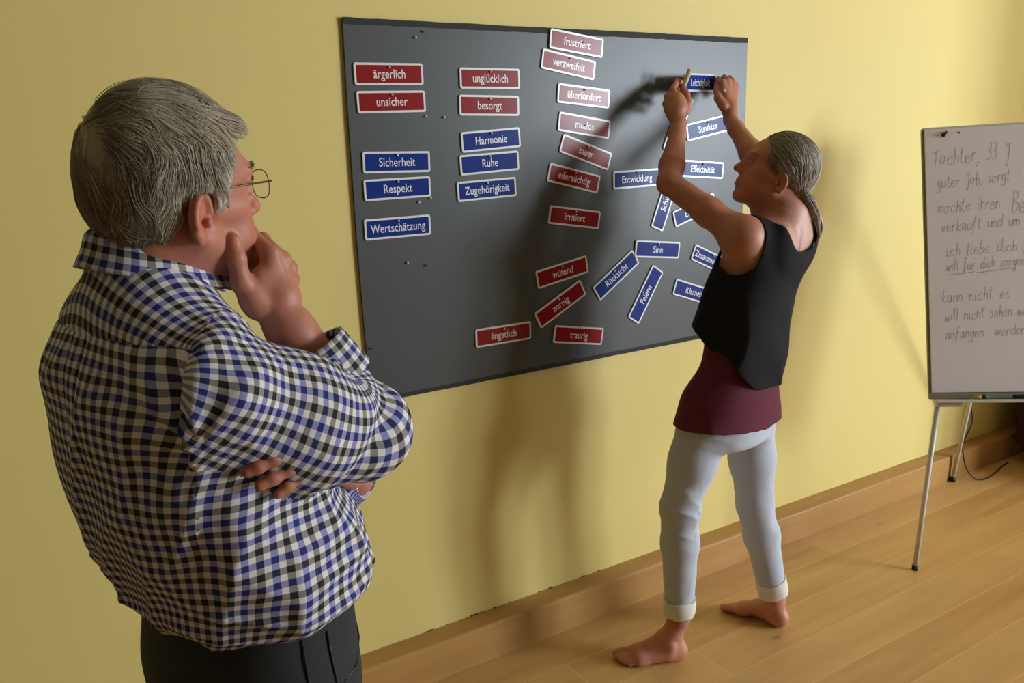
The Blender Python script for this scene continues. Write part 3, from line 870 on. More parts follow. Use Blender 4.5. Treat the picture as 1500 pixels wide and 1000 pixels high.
def finger(s, pts, rad, k=0.004, nail=None):
    s.chain(pts, rad, k)
    # knuckle swellings
    for p, r in list(zip(pts, rad))[1:-1]:
        s.ell(p, vec(1, 1, 1) * r * 1.06, None, k)

# ================================================================== the man
M['skin_m'] = skin_mat('man_skin', srgb(190, 124, 101))
M['hair'] = tint_mat('hair', 0.5, 0.35)
M['trousers'] = plain('charcoal_trouser_cloth', srgb(40, 42, 45), 0.85, var=0.15, scale=250, bump=0.3)
M['shoe'] = plain('black_shoe_leather', srgb(28, 26, 25), 0.4)
M['brow'] = plain('grey_eyebrow_hair', srgb(122, 112, 98), .7)
M['gold'] = plain('thin_bronze_metal', srgb(96, 78, 56), 0.35, 0.7)

def check_mat():
    t = NT('checked_shirt_cotton')
    sep = t.new('ShaderNodeSeparateXYZ'); t.link(t.new('ShaderNodeAttribute', attribute_name='pat').outputs['Vector'], sep.inputs[0])
    per = 0.0168
    def band(c):
        q = t.math('DIVIDE', c, per); fr = t.math('FRACT', q)
        on = t.math('LESS_THAN', fr, 0.52)
        alt = t.math('GREATER_THAN', t.math('FRACT', t.math('MULTIPLY', t.math('FLOOR', q), 0.5)), 0.25)
        return on, alt
    white, blue, black = srgb(232, 228, 222), srgb(44, 66, 178), srgb(18, 19, 24)
    ou, au = band(sep.outputs[0]); ov, av = band(sep.outputs[1])
    cu = t.mix(au, blue, black); cv = t.mix(av, blue, black)
    c = t.mix(t.math('MULTIPLY', ou, 0.66), white, cu)
    c2 = t.mix(t.math('MULTIPLY', ov, 0.66), c, cv)
    both = t.math('MULTIPLY', ou, ov)
    c3 = t.mix(t.math('MULTIPLY', both, 0.85), c2, t.mix(0.5, t.mix(au, srgb(24, 32, 92), black), t.mix(av, srgb(24, 32, 92), black)))
    t.link(c3, t.b.inputs['Base Color']); t.b.inputs['Roughness'].default_value = 0.8
    t.b.inputs['Specular IOR Level'].default_value = 0.25
    n = t.noise(900, 2, t.new('ShaderNodeTexCoord').outputs['Object'])
    t.bump(n, 0.15, 0.0004)
    return t.m
M['check'] = check_mat()

def build_man():
    rh, fh = facing(40.0)
    HB = basis(rh, fh, 2.0, 1.0)
    H0 = PX(293, 318, 1.027) - 0.078 * rh + .010 * fh
    tr, tf = facing(40.0); TB = np.c_[tr, tf, ZZ]
    NB = PX(210, 400, 1.09); A0 = vec(NB[0], NB[1], 0)
    T = lambda x, y, z: A0 + TB @ vec(x, y, z)
    root = tag(empty('person', (A0[0] + tf[0] * .1, A0[1] + tf[1] * .1, 0)),
               'grey-haired person in a blue and white checked shirt, hand at chin, seen from behind', 'person')
    O = np.array(root.location)
    # ---- joints
    SR, EL, WR = PX(318, 572, .995), PX(527, 628, 1.185), PX(408, 458, 1.13)
    SL, ELL, WL = T(-.15, .03, 1.325), T(-.215, .13, 1.10), T(.06, .27, 1.085)
    tor = [(1.475, 0, .0, .056, .055, .058), (1.445, 0, -.0, .068, .058, .066), (1.415, 0, 0, .098, .066, .082), (1.375, 0, 0, .142, .08, .092),
           (1.33, 0, .0, .178, .098, .104), (1.27, 0, .012, .194, .118, .118), (1.20, 0, .03, .200, .138, .138), (1.10, 0, .066, .200, .155, .152), (1.02, 0, .09, .196, .160, .144),
           (.98, 0, .10, .188, .154, .140), (.953, 0, .105, .172, .138, .128)]
    # ---- shirt
    sh = SDF()
    sh.loft(A0, TB, tor, .02, 2.2, .03)
    sh.cap(T(.07, .0, 1.385), SR, .050, .066, .06)
    MD = SR + (EL - SR) * .5 - ZZ * .014
    CUF = EL + (WR - EL) * .44
    arm_dir = nrm(EL - SR); fore_dir = nrm(WR - EL)
    arm = SDF()
    arm.cap(SR, MD, .068, .080, .04); arm.cap(MD, EL, .080, .066, .04); arm.ell(EL, (.064, .064, .064), None, .03); arm.cap(EL, CUF, .057, .045, .025)
    sh.sub(arm, .016)
    sh.cap(T(-.07, .0, 1.375), SL, .050, .058, .05); sh.cap(SL, ELL, .060, .054, .05); sh.cap(ELL, T(.03, .262, 1.085), .055, .045, .03)
    def arm_s(P):
        l1 = np.linalg.norm(EL - SR); t1 = np.clip((P - SR) @ arm_dir, -.2, l1); d1 = np.linalg.norm(P - SR - t1[:, None] * arm_dir, axis=1)
        l2 = np.linalg.norm(CUF - EL); t2 = np.clip((P - EL) @ fore_dir, 0, l2 + .05); d2 = np.linalg.norm(P - EL - t2[:, None] * fore_dir, axis=1)
        return t1, d1, l1, t2, d2, l2
    def folds(P):
        L = (P - A0) @ TB
        t1, d1, l1, t2, d2, l2 = arm_s(P)
        onarm = sstep(.13, .09, np.minimum(d1, d2)) * sstep(-.02, .06, t1)
        # torso: long slanting drapes on the back, cross creases where it blouses over the belt
        dr = ridge(np.c_[L[:, 0] * 9 + L[:, 2] * 2.5, L[:, 1] * 9, L[:, 2] * 2.4 + 3.1]) ** 2
        cr = ridge(np.c_[L[:, 0] * 7 + 5, L[:, 1] * 7, L[:, 2] * 22 + L[:, 0] * 8]) ** 2
        low = sstep(1.16, .98, L[:, 2]) * sstep(.945, .985, L[:, 2]); mid = sstep(1.40, 1.30, L[:, 2])
        d = -(.010 * dr * mid + .009 * cr * low + .008 * ridge(np.c_[L[:, 0] * 15 - L[:, 2] * 6, L[:, 1] * 15, L[:, 2] * 5 + 9]) ** 3 * mid) * (1 - onarm)
        d = d + .005 * (fbm(P * 11) - .5)
        # pull lines from the right armpit down across the flank
        ap = T(.17, .02, 1.27); q = (P - ap) @ TB
        ang = np.arctan2(q[:, 0] + .6 * q[:, 1], -q[:, 2]); rr_ = np.linalg.norm(q, axis=1)
        d -= .004 * np.sin(ang * 8 + 1.5) * sstep(.34, .14, rr_) * sstep(.05, .14, rr_) * (1 - onarm)
        # sleeve: drapes across the elbow bend and twisting lines on the upper arm
        near = sstep(.17, .03, np.linalg.norm(P - EL, axis=1))
        up = nrm(ZZ - arm_dir * (ZZ @ arm_dir)); sd = np.cross(arm_dir, up)
        th = np.arctan2((P - SR) @ sd, (P - SR) @ up)
        sl = ridge(np.c_[np.cos(th) * 1.1 + t1 * 7, np.sin(th) * 1.1, t1 * 16 + th * 1.2])
        d -= onarm * (.0045 * sl ** 2 * (1 - near) + .006 * near * np.sin(t1 * 95 + th * 2.0 + 2 * fbm(P * 9)) * sstep(.02, .09, ((P - EL) @ nrm(SR + WR - 2 * EL) + .06)))
        # seams
        d += .0022 * np.exp(-((L[:, 2] - 1.378 + .02 * L[:, 0]) / .0028) ** 2) * (L[:, 1] < .02) * (1 - onarm)
        # box pleat down the middle of the back
        for x0 in (-.015, .018): d += .0035 * np.exp(-((L[:, 0] - x0) / .0045) ** 2) * sstep(1.05, 1.32, L[:, 2]) * (L[:, 2] < 1.375) * (L[:, 1] < 0)
        return d
    sh.disp = folds; sh.dpad = .018
    V, Q = sh.mesh(.0042)
    V, Q = biggest(V, Q); V = relax(V, Q, 1, .4)
    apn = nrm(.80 * tr + .62 * tf - .10 * ZZ)
    def snap(V, fn, reach, mask=None):
        # let the mesh run exactly along a seam
        f0 = fn(V); e = 1e-4
        g = np.stack([(fn(V + np.eye(3)[i] * e) - f0) / e for i in range(3)], 1)
        n = sh.grad(V, .002); g = g - (g * n).sum(1, keepdims=True) * n
        l2 = (g * g).sum(1)
        m = (np.abs(f0) < reach) & (l2 > .15)
        V = V.copy(); V[m] -= (f0 / np.maximum(l2, .15))[m, None] * g[m]
        return V
    V = snap(V, lambda P: (P - SR) @ apn + .012, .0025)
    V = snap(V, lambda P: ((P - A0) @ TB)[:, 2] - 1.378 + .02 * ((P - A0) @ TB)[:, 0], .0025)
    C = V[Q].mean(1)
    # open the neck and the cuffs
    nax = nrm(HB[:, 2] * .9 + tf * .15)
    keep = ~(((C - T(0, 0, 1.462)) @ ZZ > 0)) & ~(((C - CUF) @ fore_dir > .028) & (np.linalg.norm(C - CUF, axis=1) < .09))
    Q = Q[keep]; C = C[keep]
    apn = nrm(.80 * tr + .62 * tf - .10 * ZZ)
    t1, d1, l1, t2, d2, l2 = arm_s(C)
    LC = (C - A0) @ TB
    trunk = SDF(); trunk.loft(A0, TB, tor, .02, 2.2, .03)
    isR = ((C - SR) @ apn > -.012) & (arm(C) < trunk(C) + .004) & (LC[:, 0] > .05)
    tl = (C - SL) @ nrm(ELL - SL); isL = ((C - SL) @ nrm(-tr * .9 + tf * .2) > -.01)
    ax2 = nrm(T(.03, .262, 1.085) - ELL)
    tq = np.clip((C - ELL) @ ax2, 0, .32); isL |= (np.linalg.norm(C - ELL - tq[:, None] * ax2, axis=1) < .066) & (LC[:, 1] > .12)
    isL &= ~isR; body = ~isR & ~isL
    RAD = .185
    def wv(P): return (fbm(P * 7 + 3) - .5)[:, None] * vec(.016, .016, 0) + (fbm(P * 7 + 31) - .5)[:, None] * vec(.010, -.014, 0)
    def pat_body(F):
        P = V[F].reshape(-1, 3); L = (P - A0) @ TB
        th = np.arctan2(L[:, 0], -(L[:, 1] - .04))
        c = np.repeat(LC[body], 4, 0)
        yoke = (c[:, 2] > 1.378 - .02 * c[:, 0]) & (c[:, 1] < .06)
        u = th * RAD * (1 - .18 * sstep(1.15, 1.35, L[:, 2])); v = L[:, 2] * 1.05
        u = np.where(yoke, L[:, 0] * (1.0 + 1.6 * np.abs(L[:, 0])) + .004, u)
        v = np.where(yoke, np.arctan2(L[:, 2] - 1.26, -(L[:, 1] - .03)) * .15, v)
        return (np.c_[u, v, 0 * u] + wv(P)).reshape(-1, 3)
    def pat_arm(F, S_, E_, C_):
        P = V[F].reshape(-1, 3)
        a1 = nrm(E_ - S_); a2 = nrm(C_ - E_); l1 = np.linalg.norm(E_ - S_); rb = .13
        t = np.linspace(0, 1, 90)[:, None]; p0 = E_ - a1 * rb; p2 = E_ + a2 * rb
        cl = np.concatenate([S_ + a1 * np.linspace(-.12, l1 - rb, 34)[:-1, None], (1 - t) ** 2 * p0 + 2 * t * (1 - t) * E_ + t * t * p2, E_ + a2 * np.linspace(rb, .35, 30)[1:, None]])
        cum = np.r_[0, np.cumsum(np.linalg.norm(np.diff(cl, axis=0), axis=1))]
        tg_ = np.gradient(cl, cum, axis=0); tg_ /= np.linalg.norm(tg_, axis=1, keepdims=True)
        kap = np.linalg.norm(np.gradient(tg_, cum, axis=0), axis=1)
        nb = nrm(np.cross(a1, a2)); ou = np.cross(tg_, nb)
        Pu, inv = np.unique(np.round(P, 6), axis=0, return_inverse=True); inv = inv.ravel()
        ii = np.empty(len(Pu), int)
        for a_0 in range(0, len(Pu), 4000): ii[a_0:a_0 + 4000] = (((Pu[a_0:a_0 + 4000, None] - cl[None]) ** 2).sum(2)).argmin(1)
        q = Pu - cl[ii]; st = 1 + kap * .045; cum2 = np.r_[0, np.cumsum(np.diff(cum) * (st[1:] + st[:-1]) / 2)]
        v = cum2[ii] + st[ii] * (q * tg_[ii]).sum(1) / np.maximum(1 + kap[ii] * (q * ou[ii]).sum(1), .35)
        u = np.arctan2(q @ nb, (q * ou[ii]).sum(1)) * .066
        u, v = u[inv], v[inv]
        # keep every face on one side of the seam along the inner arm
        u4 = u.reshape(-1, 4); w4 = 2 * math.pi * .066
        u4 = np.where(u4 - u4[:, :1] > w4 / 2, u4 - w4, np.where(u4 - u4[:, :1] < -w4 / 2, u4 + w4, u4)); u = u4.ravel()
        return np.c_[u, v, 0 * u] * (14 * .0336 / (2 * math.pi * .066)) + wv(P) * .6
    Fb = Q[body]
    pb = pat_body(Fb)
    Vb, Qb = compact(V, Fb)
    shirt = obj_from('shirt', Vb, Qb, M['check'], root, pat=pb, O=O)
    sol = lambda o, th=.0022: setattr(o.modifiers.new('thick', 'SOLIDIFY'), 'thickness', th)
    for nm, msk, j in (('sleeve', isR, (SR, EL, CUF)), ('sleeve', isL, (SL, ELL, WL))):
        F = Q[msk]; pa = pat_arm(F, *j); Vs, Qs = compact(V, F)
        obj_from(nm, Vs, Qs, M['check'], shirt, pat=pa, O=O)
    # collar: stand and folded leaf as one open band
    def band(name, fn, nu, nv, parent, scale=1.0):
        Vv = np.array([[fn(i / (nu - 1), j / (nv - 1)) for j in range(nv)] for i in range(nu)])
        us = np.zeros((nu, nv)); vv = np.zeros((nu, nv))
        us[1:] = np.cumsum(np.linalg.norm(np.diff(Vv, axis=0), axis=2), 0).mean(1)[:, None]
        vv[:, 1:] = np.cumsum(np.linalg.norm(np.diff(Vv, axis=1), axis=2), 1)
        Vf = Vv.reshape(-1, 3); ii, jj = np.meshgrid(np.arange(nu - 1), np.arange(nv - 1), indexing='ij')
        q = np.stack([ii * nv + jj, (ii + 1) * nv + jj, (ii + 1) * nv + jj + 1, ii * nv + jj + 1], -1).reshape(-1, 4)
        pt = np.stack([us, vv, 0 * us], -1).reshape(-1, 3)[q].reshape(-1, 3) * scale
        o = obj_from(name, Vf, q, M['check'], parent, pat=pt, O=O)
        m = o.modifiers.new('thick', 'SOLIDIFY'); m.thickness = .003; m.offset = 0
        return o
    NX = lambda x, y, z: A0 + TB @ vec(x, y, z)
    def collar(u, v):
        ph = (u - .5) * 2 * 2.72              # 0 = middle of the back
        a = abs(ph) / 2.72
        cx, cy = 0.0, .018
        rx, ry = .067 + .004 * a, .076
        ztop = 1.499 - .050 * a ** 1.2
        drop = .042 + .014 * a ** 3
        if v < .25:                              # inner stand rising
            w = v / .25; r = .96 + .0 * w; z = ztop - .034 * (1 - w)
        else:
            w = (v - .25) / .75; r = 1.0 + .035 * math.sin(min(1, w * 3) * math.pi / 2) + (.24 - .06 * a) * w ** 1.4; z = ztop + .003 * math.sin(math.pi * min(1, w * 2.5)) - drop * w
        fwd = .03 * a ** 2 + (.035 * max(0, a - .8) / .2 * (max(0, v - .3)) if a > .8 else 0)
        return NX(cx + rx * r * math.sin(ph), cy - ry * r * math.cos(ph) + fwd * .6, z)
    band('collar', collar, 120, 22, shirt)
    # cuff turned back over the forearm
    fu_ = nrm(np.cross(fore_dir, ZZ)); fv_ = np.cross(fore_dir, fu_)
    lean_ = CFL * .0
    def cuff(u, v):
        a = u * 2 * math.pi
        if v < .3: t = .052; w = v / .3; r = .036 + .008 * w; s_ = .048 + .006 * w
        else: w = (v - .3) / .7; s_ = .054 - .058 * w; r = .0445 + .006 * w + .0012 * math.sin(3 * a)
        c = CUF + fore_dir * s_ + CRL * .014
        return c + fu_ * (r * 1.12 * math.cos(a)) + fv_ * (r * math.sin(a))
    band('cuff', cuff, 70, 14, shirt)
    # ---- skin body
    b = SDF()
    W = head_sdf(b, H0, HB, 1.0)
    b.cap(W(0, -.022, -.02), T(0, .0, 1.43), .056, .060, .03)
    b.cap(W(0, .012, -.055), T(0, .03, 1.42), .048, .052, .03)
    b.loft(A0, TB, [(t, cx, cy, rx - .022, f - .022, bk - .022) for t, cx, cy, rx, f, bk in tor[1:]] + [(.88, 0, .10, .155, .115, .118), (.80, 0, .10, .15, .10, .11)], .03, 2.1, .03)
    b.cap(T(.08, .0, 1.36), SR, .04, .048, .04); b.cap(SR, EL, .052, .040, .03); b.chain([EL, EL + (WR - EL) * .35, WR - fore_dir * .03, WR], [.042, .042, .0295, .0275], .02)
    b.cap(T(-.08, .0, 1.36), SL, .04, .048, .04); b.cap(SL, ELL, .05, .04, .03)
    for sx in (-1, 1):
        b.chain([T(sx * .095, .10, .86), T(sx * .105, .12, .50), T(sx * .11, .09, .085)], [.082, .055, .036], .03)
        b.cap(T(sx * .11, .07, .05), T(sx * .125, .22, .035), .034, .03, .02)
    # right hand: thumb on the cheek, forefinger bent against the lips, the others curled below the chin
    MC = [PX(394, 372, 1.118), PX(411, 380, 1.135), PX(421, 393, 1.155), PX(425, 409, 1.175)]
    hand = SDF()
    hand.chain([WR, WR + (np.mean(MC, 0) - WR) * .3], [.0275, .029], .015)
    for i, m in enumerate(MC):
        hand.cap(WR + (m - WR) * .18, m, .0165, .0125 - .0006 * i, .012)
    hand.cap(PX(372, 440, 1.108), PX(380, 408, 1.112), .0185, .014, .015)
    TH = [PX(378, 448, 1.112), PX(353, 412, 1.093), PX(346, 379, 1.083), PX(341, 352, 1.080)]
    hand.chain(TH, [.019, .0135, .0112, .0098], .006)
    hand.ell(TH[2], (.0118, .0118, .0118), None, .005)
    ind = [MC[0], PX(364, 340, 1.150), PX(352, 352, 1.168), PX(346, 366, 1.170)]
    mid = [MC[1], PX(384, 352, 1.182), PX(362, 368, 1.185), PX(357, 388, 1.175)]
    rng_ = [MC[2], PX(394, 368, 1.210), PX(372, 384, 1.205), PX(369, 402, 1.185)]
    pin = [MC[3], PX(404, 390, 1.225), PX(385, 400, 1.215), PX(382, 412, 1.20)]
    for f_, r0 in ((ind, .0108), (mid, .0106), (rng_, .0102), (pin, .009)):
        fs = SDF(); finger(fs, f_, [r0 * 1.12, r0, r0 * .9, r0 * .78]); hand.sub(fs, .006)
    # tendons over the back of the hand
    dn = nrm(np.cross(MC[3] - MC[0], WR - MC[0])); dn = dn if dn @ CRL > 0 else -dn
    for i, m in enumerate(MC):
        hand.ell(m + dn * .005, (.0085, .0085, .0085), None, .006)
        hand.cap(m + dn * .009, WR + (m - WR) * .35 + dn * .013, .0028, .002, .006)
    b.sub(hand, .0015)
    # left hand reaching round under the right arm: fingertips show on the flank
    lh = SDF()
    KN = [PX(440, 656, 1.045), PX(455, 664, 1.05), PX(466, 675, 1.06), PX(475, 686, 1.075)]
    wl = WL
    lh.chain([ELL, ELL + (wl - ELL) * .4, wl], [.042, .038, .027], .02)
    pc = np.mean(KN, 0)
    for i, m in enumerate(KN): lh.cap(wl + (m - wl) * .15, m, .013, .0095, .012)
    flank = SDF(); flank.loft(A0, TB, tor, .02, 2.2, .03)
    def on_flank(px, py, off):
        d = .80
        for _ in range(60):
            q = flank(PX(px, py, d)[None])[0]
            if q < .0005: break
            d += q * .7
        return PX(px, py, d - off)
    FT = [[KN[0], on_flank(402, 671, .036), on_flank(378, 683, .027), on_flank(362, 691, .023)],
          [KN[1], on_flank(424, 686, .038), on_flank(400, 700, .027), on_flank(381, 711, .023)],
          [KN[2], on_flank(440, 698, .036), on_flank(421, 712, .025), on_flank(407, 724, .021)]]
    for f_, r0 in zip(FT, (.0088, .0088, .0074)):
        fs = SDF(); finger(fs, f_, [r0, r0, r0 * .92, r0 * .8]); lh.sub(fs, .003)
    b.sub(lh, .006)
    V, Q = b.mesh(.0026)
    V, Q = biggest(V, Q, .5); V, Q = plug(V, Q)
    V = relax(V, Q, 1, .35)
    LH = (V - H0) @ HB
    col = np.ones((len(V), 3))
    def blot(w, c):
        nonlocal col
        col = col * (1 - w[:, None]) + col * w[:, None] * np.array(c)
    near = lambda p, r: np.exp(-(np.linalg.norm(V - p, axis=1) / r) ** 2)
    for sx in (-1, 1):
        blot(near(W(sx * .08, -.015, 0), .03) * .55, (1.12, .72, .66))
        blot(near(W(sx * .045, .07, -.02), .028) * .35, (1.1, .78, .72))
    blot(near(W(0, .115, 0), .018) * .6, (1.1, .74, .68))
    blot(np.exp(-((LH[:, 2] + .037) / .007) ** 2) * (np.abs(LH[:, 0]) < .024) * (LH[:, 1] > .08) * .6, (.95, .62, .6))
    for f_ in [ind, mid, rng_, pin] + FT + [TH]:
        blot(near(f_[-1], .013) * .35, (1.08, .82, .78)); blot(near(f_[1], .012) * .25, (1.04, .8, .76))
    bd = np.exp(-(((LH[:, 2] + .06) / .03) ** 2)) * (LH[:, 1] > .02) * (np.abs(LH[:, 0]) < .07) * .25
    blot(bd, (.86, .86, .88))
    # nails
    def nail_zone(tip, prev, side, r=.0052):
        c = tip + side * .0068 - nrm(tip - prev) * .0015
        q = V - c; ax = nrm(tip - prev); t = q @ ax
        p = q - t[:, None] * ax
        w = sstep(1.15, .85, np.sqrt((t / .0068) ** 2 + (np.linalg.norm(p, axis=1) / r) ** 2))
        blot(w, (1.12, .98, 1.0))
    vd = nrm(CAM - FT[0][-1])
    for f_ in FT: nail_zone(f_[-1], f_[-2], nrm(vd + .3 * ZZ))
    nail_zone(TH[-1], TH[-2], nrm(CRL * .75 - CFL * .65))
    # eyes
    for sx in (-1, 1):
        d = np.linalg.norm(V - W(sx * .031, .080, .030), axis=1)
        fr = (LH[:, 1] > .083) & (d < .0134)
        col[fr] = (1.15, 1.5, 1.6)
        iris = fr & (np.hypot(LH[:, 0] - sx * .031, LH[:, 2] - .030) < .0055); col[iris] = (.25, .3, .4)
    obj_from('body', V, Q, M['skin_m'], root, color=np.clip(col, 0, 2), O=O)
    # ---- hair
    hs = SDF()
    hs.ell(W(0, -.010, .066), vec(.0855, .095, .097), HB, .01)
    hs.ell(W(0, -.044, .028), vec(.072, .056, .066), HB, .03)
    for sx in (-1, 1): hs.ell(W(sx * .064, .018, .045), vec(.020, .040, .042), HB, .02)
    hs.cap(W(-.028, .072, .098), W(.034, .072, .098), .016, None, .02)
    cut = SDF()
    def facecut(P):
        L = (P - H0) @ HB; x, y, z = L.T; ax = np.abs(x)
        # hairline: forehead, temple, sideburn, round the ear, nape
        line_y = np.interp(z, [-.05, -.012, .0, .03, .055, .075, .10, .14], [.02, .025, .026, .030, .044, .058, .088, .13])
        f = y - line_y
        earz = np.where(y > .012, -.012, np.interp(y, [-.2, -.05, -.034, -.028, .012], [-.040, -.034, -.022, .026, .028]))
        return np.minimum(-f, z - earz)          # positive = hair
    hs.disp = lambda P: .0035 * (fbm(((P - H0) @ HB) * vec(60, 22, 16)) - .5) + .008 * (fbm(P * 24) - .5)
    hs.dpad = .008
    hs.add(lambda P: -facecut(P), H0, 9, .006, 'i')
    V, Q = hs.mesh(.003, lo=H0 - .17, hi=H0 + .2)
    V, Q = biggest(V, Q, .3)
    LV = (V - H0) @ HB
    def tone(L, n):
        # brown-grey on top and back, pale silver at the temples and nape edges
        k = sstep(-.02, .05, L[:, 1]) * sstep(.10, .02, L[:, 2]) * .9
        a = np.array(srgb(168, 152, 122)[:3]); c = np.array(srgb(218, 214, 204)[:3]); d = np.array(srgb(104, 90, 70)[:3])
        m = np.clip(.35 * n + .75 * k, 0, 1)[:, None]
        r = a * (1 - m) + c * m
        lo = (sstep(-.0, -.05, L[:, 2]) * .55)[:, None]
        return r * (1 - lo) + d * lo
    cb = tone(LV, fbm(LV * vec(70, 30, 20)))
    hair = obj_from('hair', V, Q, M['hair'], root, color=cb * .95, O=O)
    # combed strands following the surface
    R_ = np.random.RandomState(3)
    nS, nP = 15000, 11
    i0 = R_.choice(len(V), nS); P = V[i0].copy(); L0 = LV[i0]
    crown = W(-.045, -.05, .135)
    tgt = np.zeros((nS, nP, 3)); depth = R_.uniform(-.002, .002, nS) + .008 * (vnoise(P * vec(1, 1, 1) * 40) - .45) + (R_.rand(nS) < .06) * R_.uniform(0, .003, nS)
    hs2 = SDF(); hs2.p = hs.p[:-1]; hs2.disp = None
    step = R_.uniform(.0042, .0070, nS); lock = .62 + .75 * vnoise(P * 48 + 3)
    clump = np.stack([vnoise(P * 42 + 7 * i) - .5 for i in range(3)], 1); jit = R_.normal(0, .12, (nS, 3)) + clump * 1.7
    for k in range(nP):
        tgt[:, k] = P
        L = (P - H0) @ HB
        top = sstep(.05, .13, L[:, 2])
        away = P - crown; away /= np.linalg.norm(away, axis=1, keepdims=True) + 1e-9
        fwd = HB[:, 1] * 1.0
        side = np.sign(L[:, 0])[:, None] * HB[:, 0]
        down = -HB[:, 2]
        bk = sstep(.02, -.05, L[:, 1])[:, None]
        dirv = away * .5 + top[:, None] * (fwd * .8 + side * .25) + (1 - top)[:, None] * (down * (1.0) + fwd * (.45 * (1 - bk)) - fwd * .1 * bk) + jit * .8
        dirv += 2.2 * (vnoise(P * 44)[:, None] - .5) * HB[:, 1] + 2.2 * (vnoise(P * 44 + 9)[:, None] - .5) * HB[:, 0]
        G = hs2.grad(P)
        dirv -= (dirv * G).sum(1, keepdims=True) * G
        dirv /= np.linalg.norm(dirv, axis=1, keepdims=True) + 1e-9
        P = P + dirv * step[:, None]
        G = hs2.grad(P); dd = hs2(P); P = P - G * (dd - depth - .0012 * k / nP * 2)[:, None]
    fin = (facecut(tgt[:, -1]) > -.010) & np.all([facecut(tgt[:, k]) > -.008 for k in range(nP - 3)], 0)
    tgt = tgt[fin]; nS = len(tgt); L0 = L0[fin]; lock = lock[fin]
    # three-sided tapering tubes
    tan = np.gradient(tgt, axis=1); tan /= np.linalg.norm(tan, axis=2, keepdims=True) + 1e-9
    G = hs2.grad(tgt.reshape(-1, 3)).reshape(tgt.shape); sd = np.cross(tan, G); sd /= np.linalg.norm(sd, axis=2, keepdims=True) + 1e-9
    rad = (np.interp(np.arange(nP), [0, 2, 7, nP - 1], [.5, 1, .9, .12]) * .0005)[None, :, None] * R_.uniform(.6, 1.3, (nS, 1, 1))
    ring = np.stack([tgt + sd * rad, tgt - sd * rad * .5 + G * rad * .8, tgt - sd * rad * .5 - G * rad * .8], 2)  # S,P,3,3
    base = (np.arange(nS)[:, None, None] * nP + np.arange(nP - 1)[None, :, None]) * 3
    a = np.arange(3)[None, None, :]; q = np.stack([base + a, base + (a + 1) % 3, base + 3 + (a + 1) % 3, base + 3 + a], -1).reshape(-1, 4)
    tn = tone(L0, R_.rand(nS) * 1.3) * R_.uniform(.8, 1.1, (nS, 1)) * lock[:, None]
    pale = R_.rand(nS) < .08; tn[pale] = np.array(srgb(214, 208, 196)[:3]) * R_.uniform(.6, 1, (pale.sum(), 1))
    st = obj_from('strands', ring.reshape(-1, 3), q, M['hair'], hair, color=np.repeat(tn, nP * 3, 0), O=O)
    tag(st, kind='stuff')
    # eyebrows
    R2 = random.Random(5)
    for sx in (-1, 1):
        bm = bmesh.new()
        add_tube(bm, [W(sx * x, .0945 - max(0, x - .03) * .55, .052 + .004 * math.sin((x - .016) / .03 * 2.6)) - O for x in (.016, .024, .032, .040, .047)], [.001, .0022, .0026, .0024, .001], 8)
        for k in range(70):
            x = R2.uniform(.016, .046); z = .052 + .004 * math.sin((x - .016) / .03 * 2.6) + R2.uniform(-.003, .003)
            p0 = W(sx * x, .0955 - max(0, x - .03) * .55, z); p1 = p0 + HB @ vec(sx * .005, .003 + R2.uniform(0, .003), .002 + R2.uniform(-.001, .003))
            add_tube(bm, [p0 - O, p1 - O], [.0007, .0002], 3)
        link('eyebrow', bm_mesh(bm, 'eyebrow', True), M['brow'], root)
    # ---- glasses
    gl = tag(empty('glasses', tuple(H0)), 'thin-rimmed glasses with bronze temples worn by the man in the checked shirt', 'glasses')
    wg = lambda x, y, z: HB @ vec(x, y, z)
    def lens_pts(sx, n=28):
        return [wg(sx * (.034 + .0255 * math.copysign(abs(math.cos(a)) ** .8, math.cos(a))), .114 - .010 * abs(.034 + .0255 * math.cos(a) - .0) / .06 - .002 * math.sin(a) * 0, .031 + .0185 * math.copysign(abs(math.sin(a)) ** .8, math.sin(a))) for a in np.linspace(0, 2 * math.pi, n, endpoint=False)]
    tg = NT('clear_lens'); tg.b.inputs['Transmission Weight'].default_value = 1.0; tg.b.inputs['Roughness'].default_value = 0.0; tg.b.inputs['IOR'].default_value = 1.05
    tg.b.inputs['Base Color'].default_value = (.98, .98, .96, 1)
    for sx in (-1, 1):
        pts = lens_pts(sx)
        bm = bmesh.new(); add_tube(bm, pts + [pts[0], pts[1]], .0007, 8, False)
        rim = link('rim', bm_mesh(bm, 'rim', True), M['gold'], gl)
        bm = bmesh.new(); vs_ = [bm.verts.new(p) for p in pts]; bm.faces.new(vs_)
        ext = bmesh.ops.extrude_face_region(bm, geom=list(bm.faces)); bmesh.ops.translate(bm, verts=[v for v in ext['geom'] if isinstance(v, bmesh.types.BMVert)], vec=Vector(wg(0, -.0012, 0)))
        link('lens', bm_mesh(bm, 'lens'), tg.m, rim)
        hinge = wg(sx * .0595, .1035, .036)
        tube('temple', [hinge, wg(sx * .070, .101, .0365), wg(sx * .0785, .06, .035), wg(sx * .0825, .01, .0325), wg(sx * .083, -.012, .025), wg(sx * .078, -.026, .012)], .0013, M['gold'], gl, 8)
    tube('bridge', [wg(-.010, .1135, .035), wg(-.005, .1175, .039), wg(.005, .1175, .039), wg(.010, .1135, .035)], .001, M['gold'], gl, 8)
    # ---- trousers and shoes
    tz = SDF()
    tz.loft(A0, TB, [(.985, 0, .10, .170, .128, .122), (.93, 0, .10, .178, .130, .128), (.86, 0, .098, .183, .128, .135), (.78, 0, .095, .178, .115, .125)], .03, 2.3, .02)
    for sx in (-1, 1):
        tz.chain([T(sx * .090, .096, .84), T(sx * .105, .118, .50), T(sx * .112, .088, .085)], [.096, .078, .066], .03)
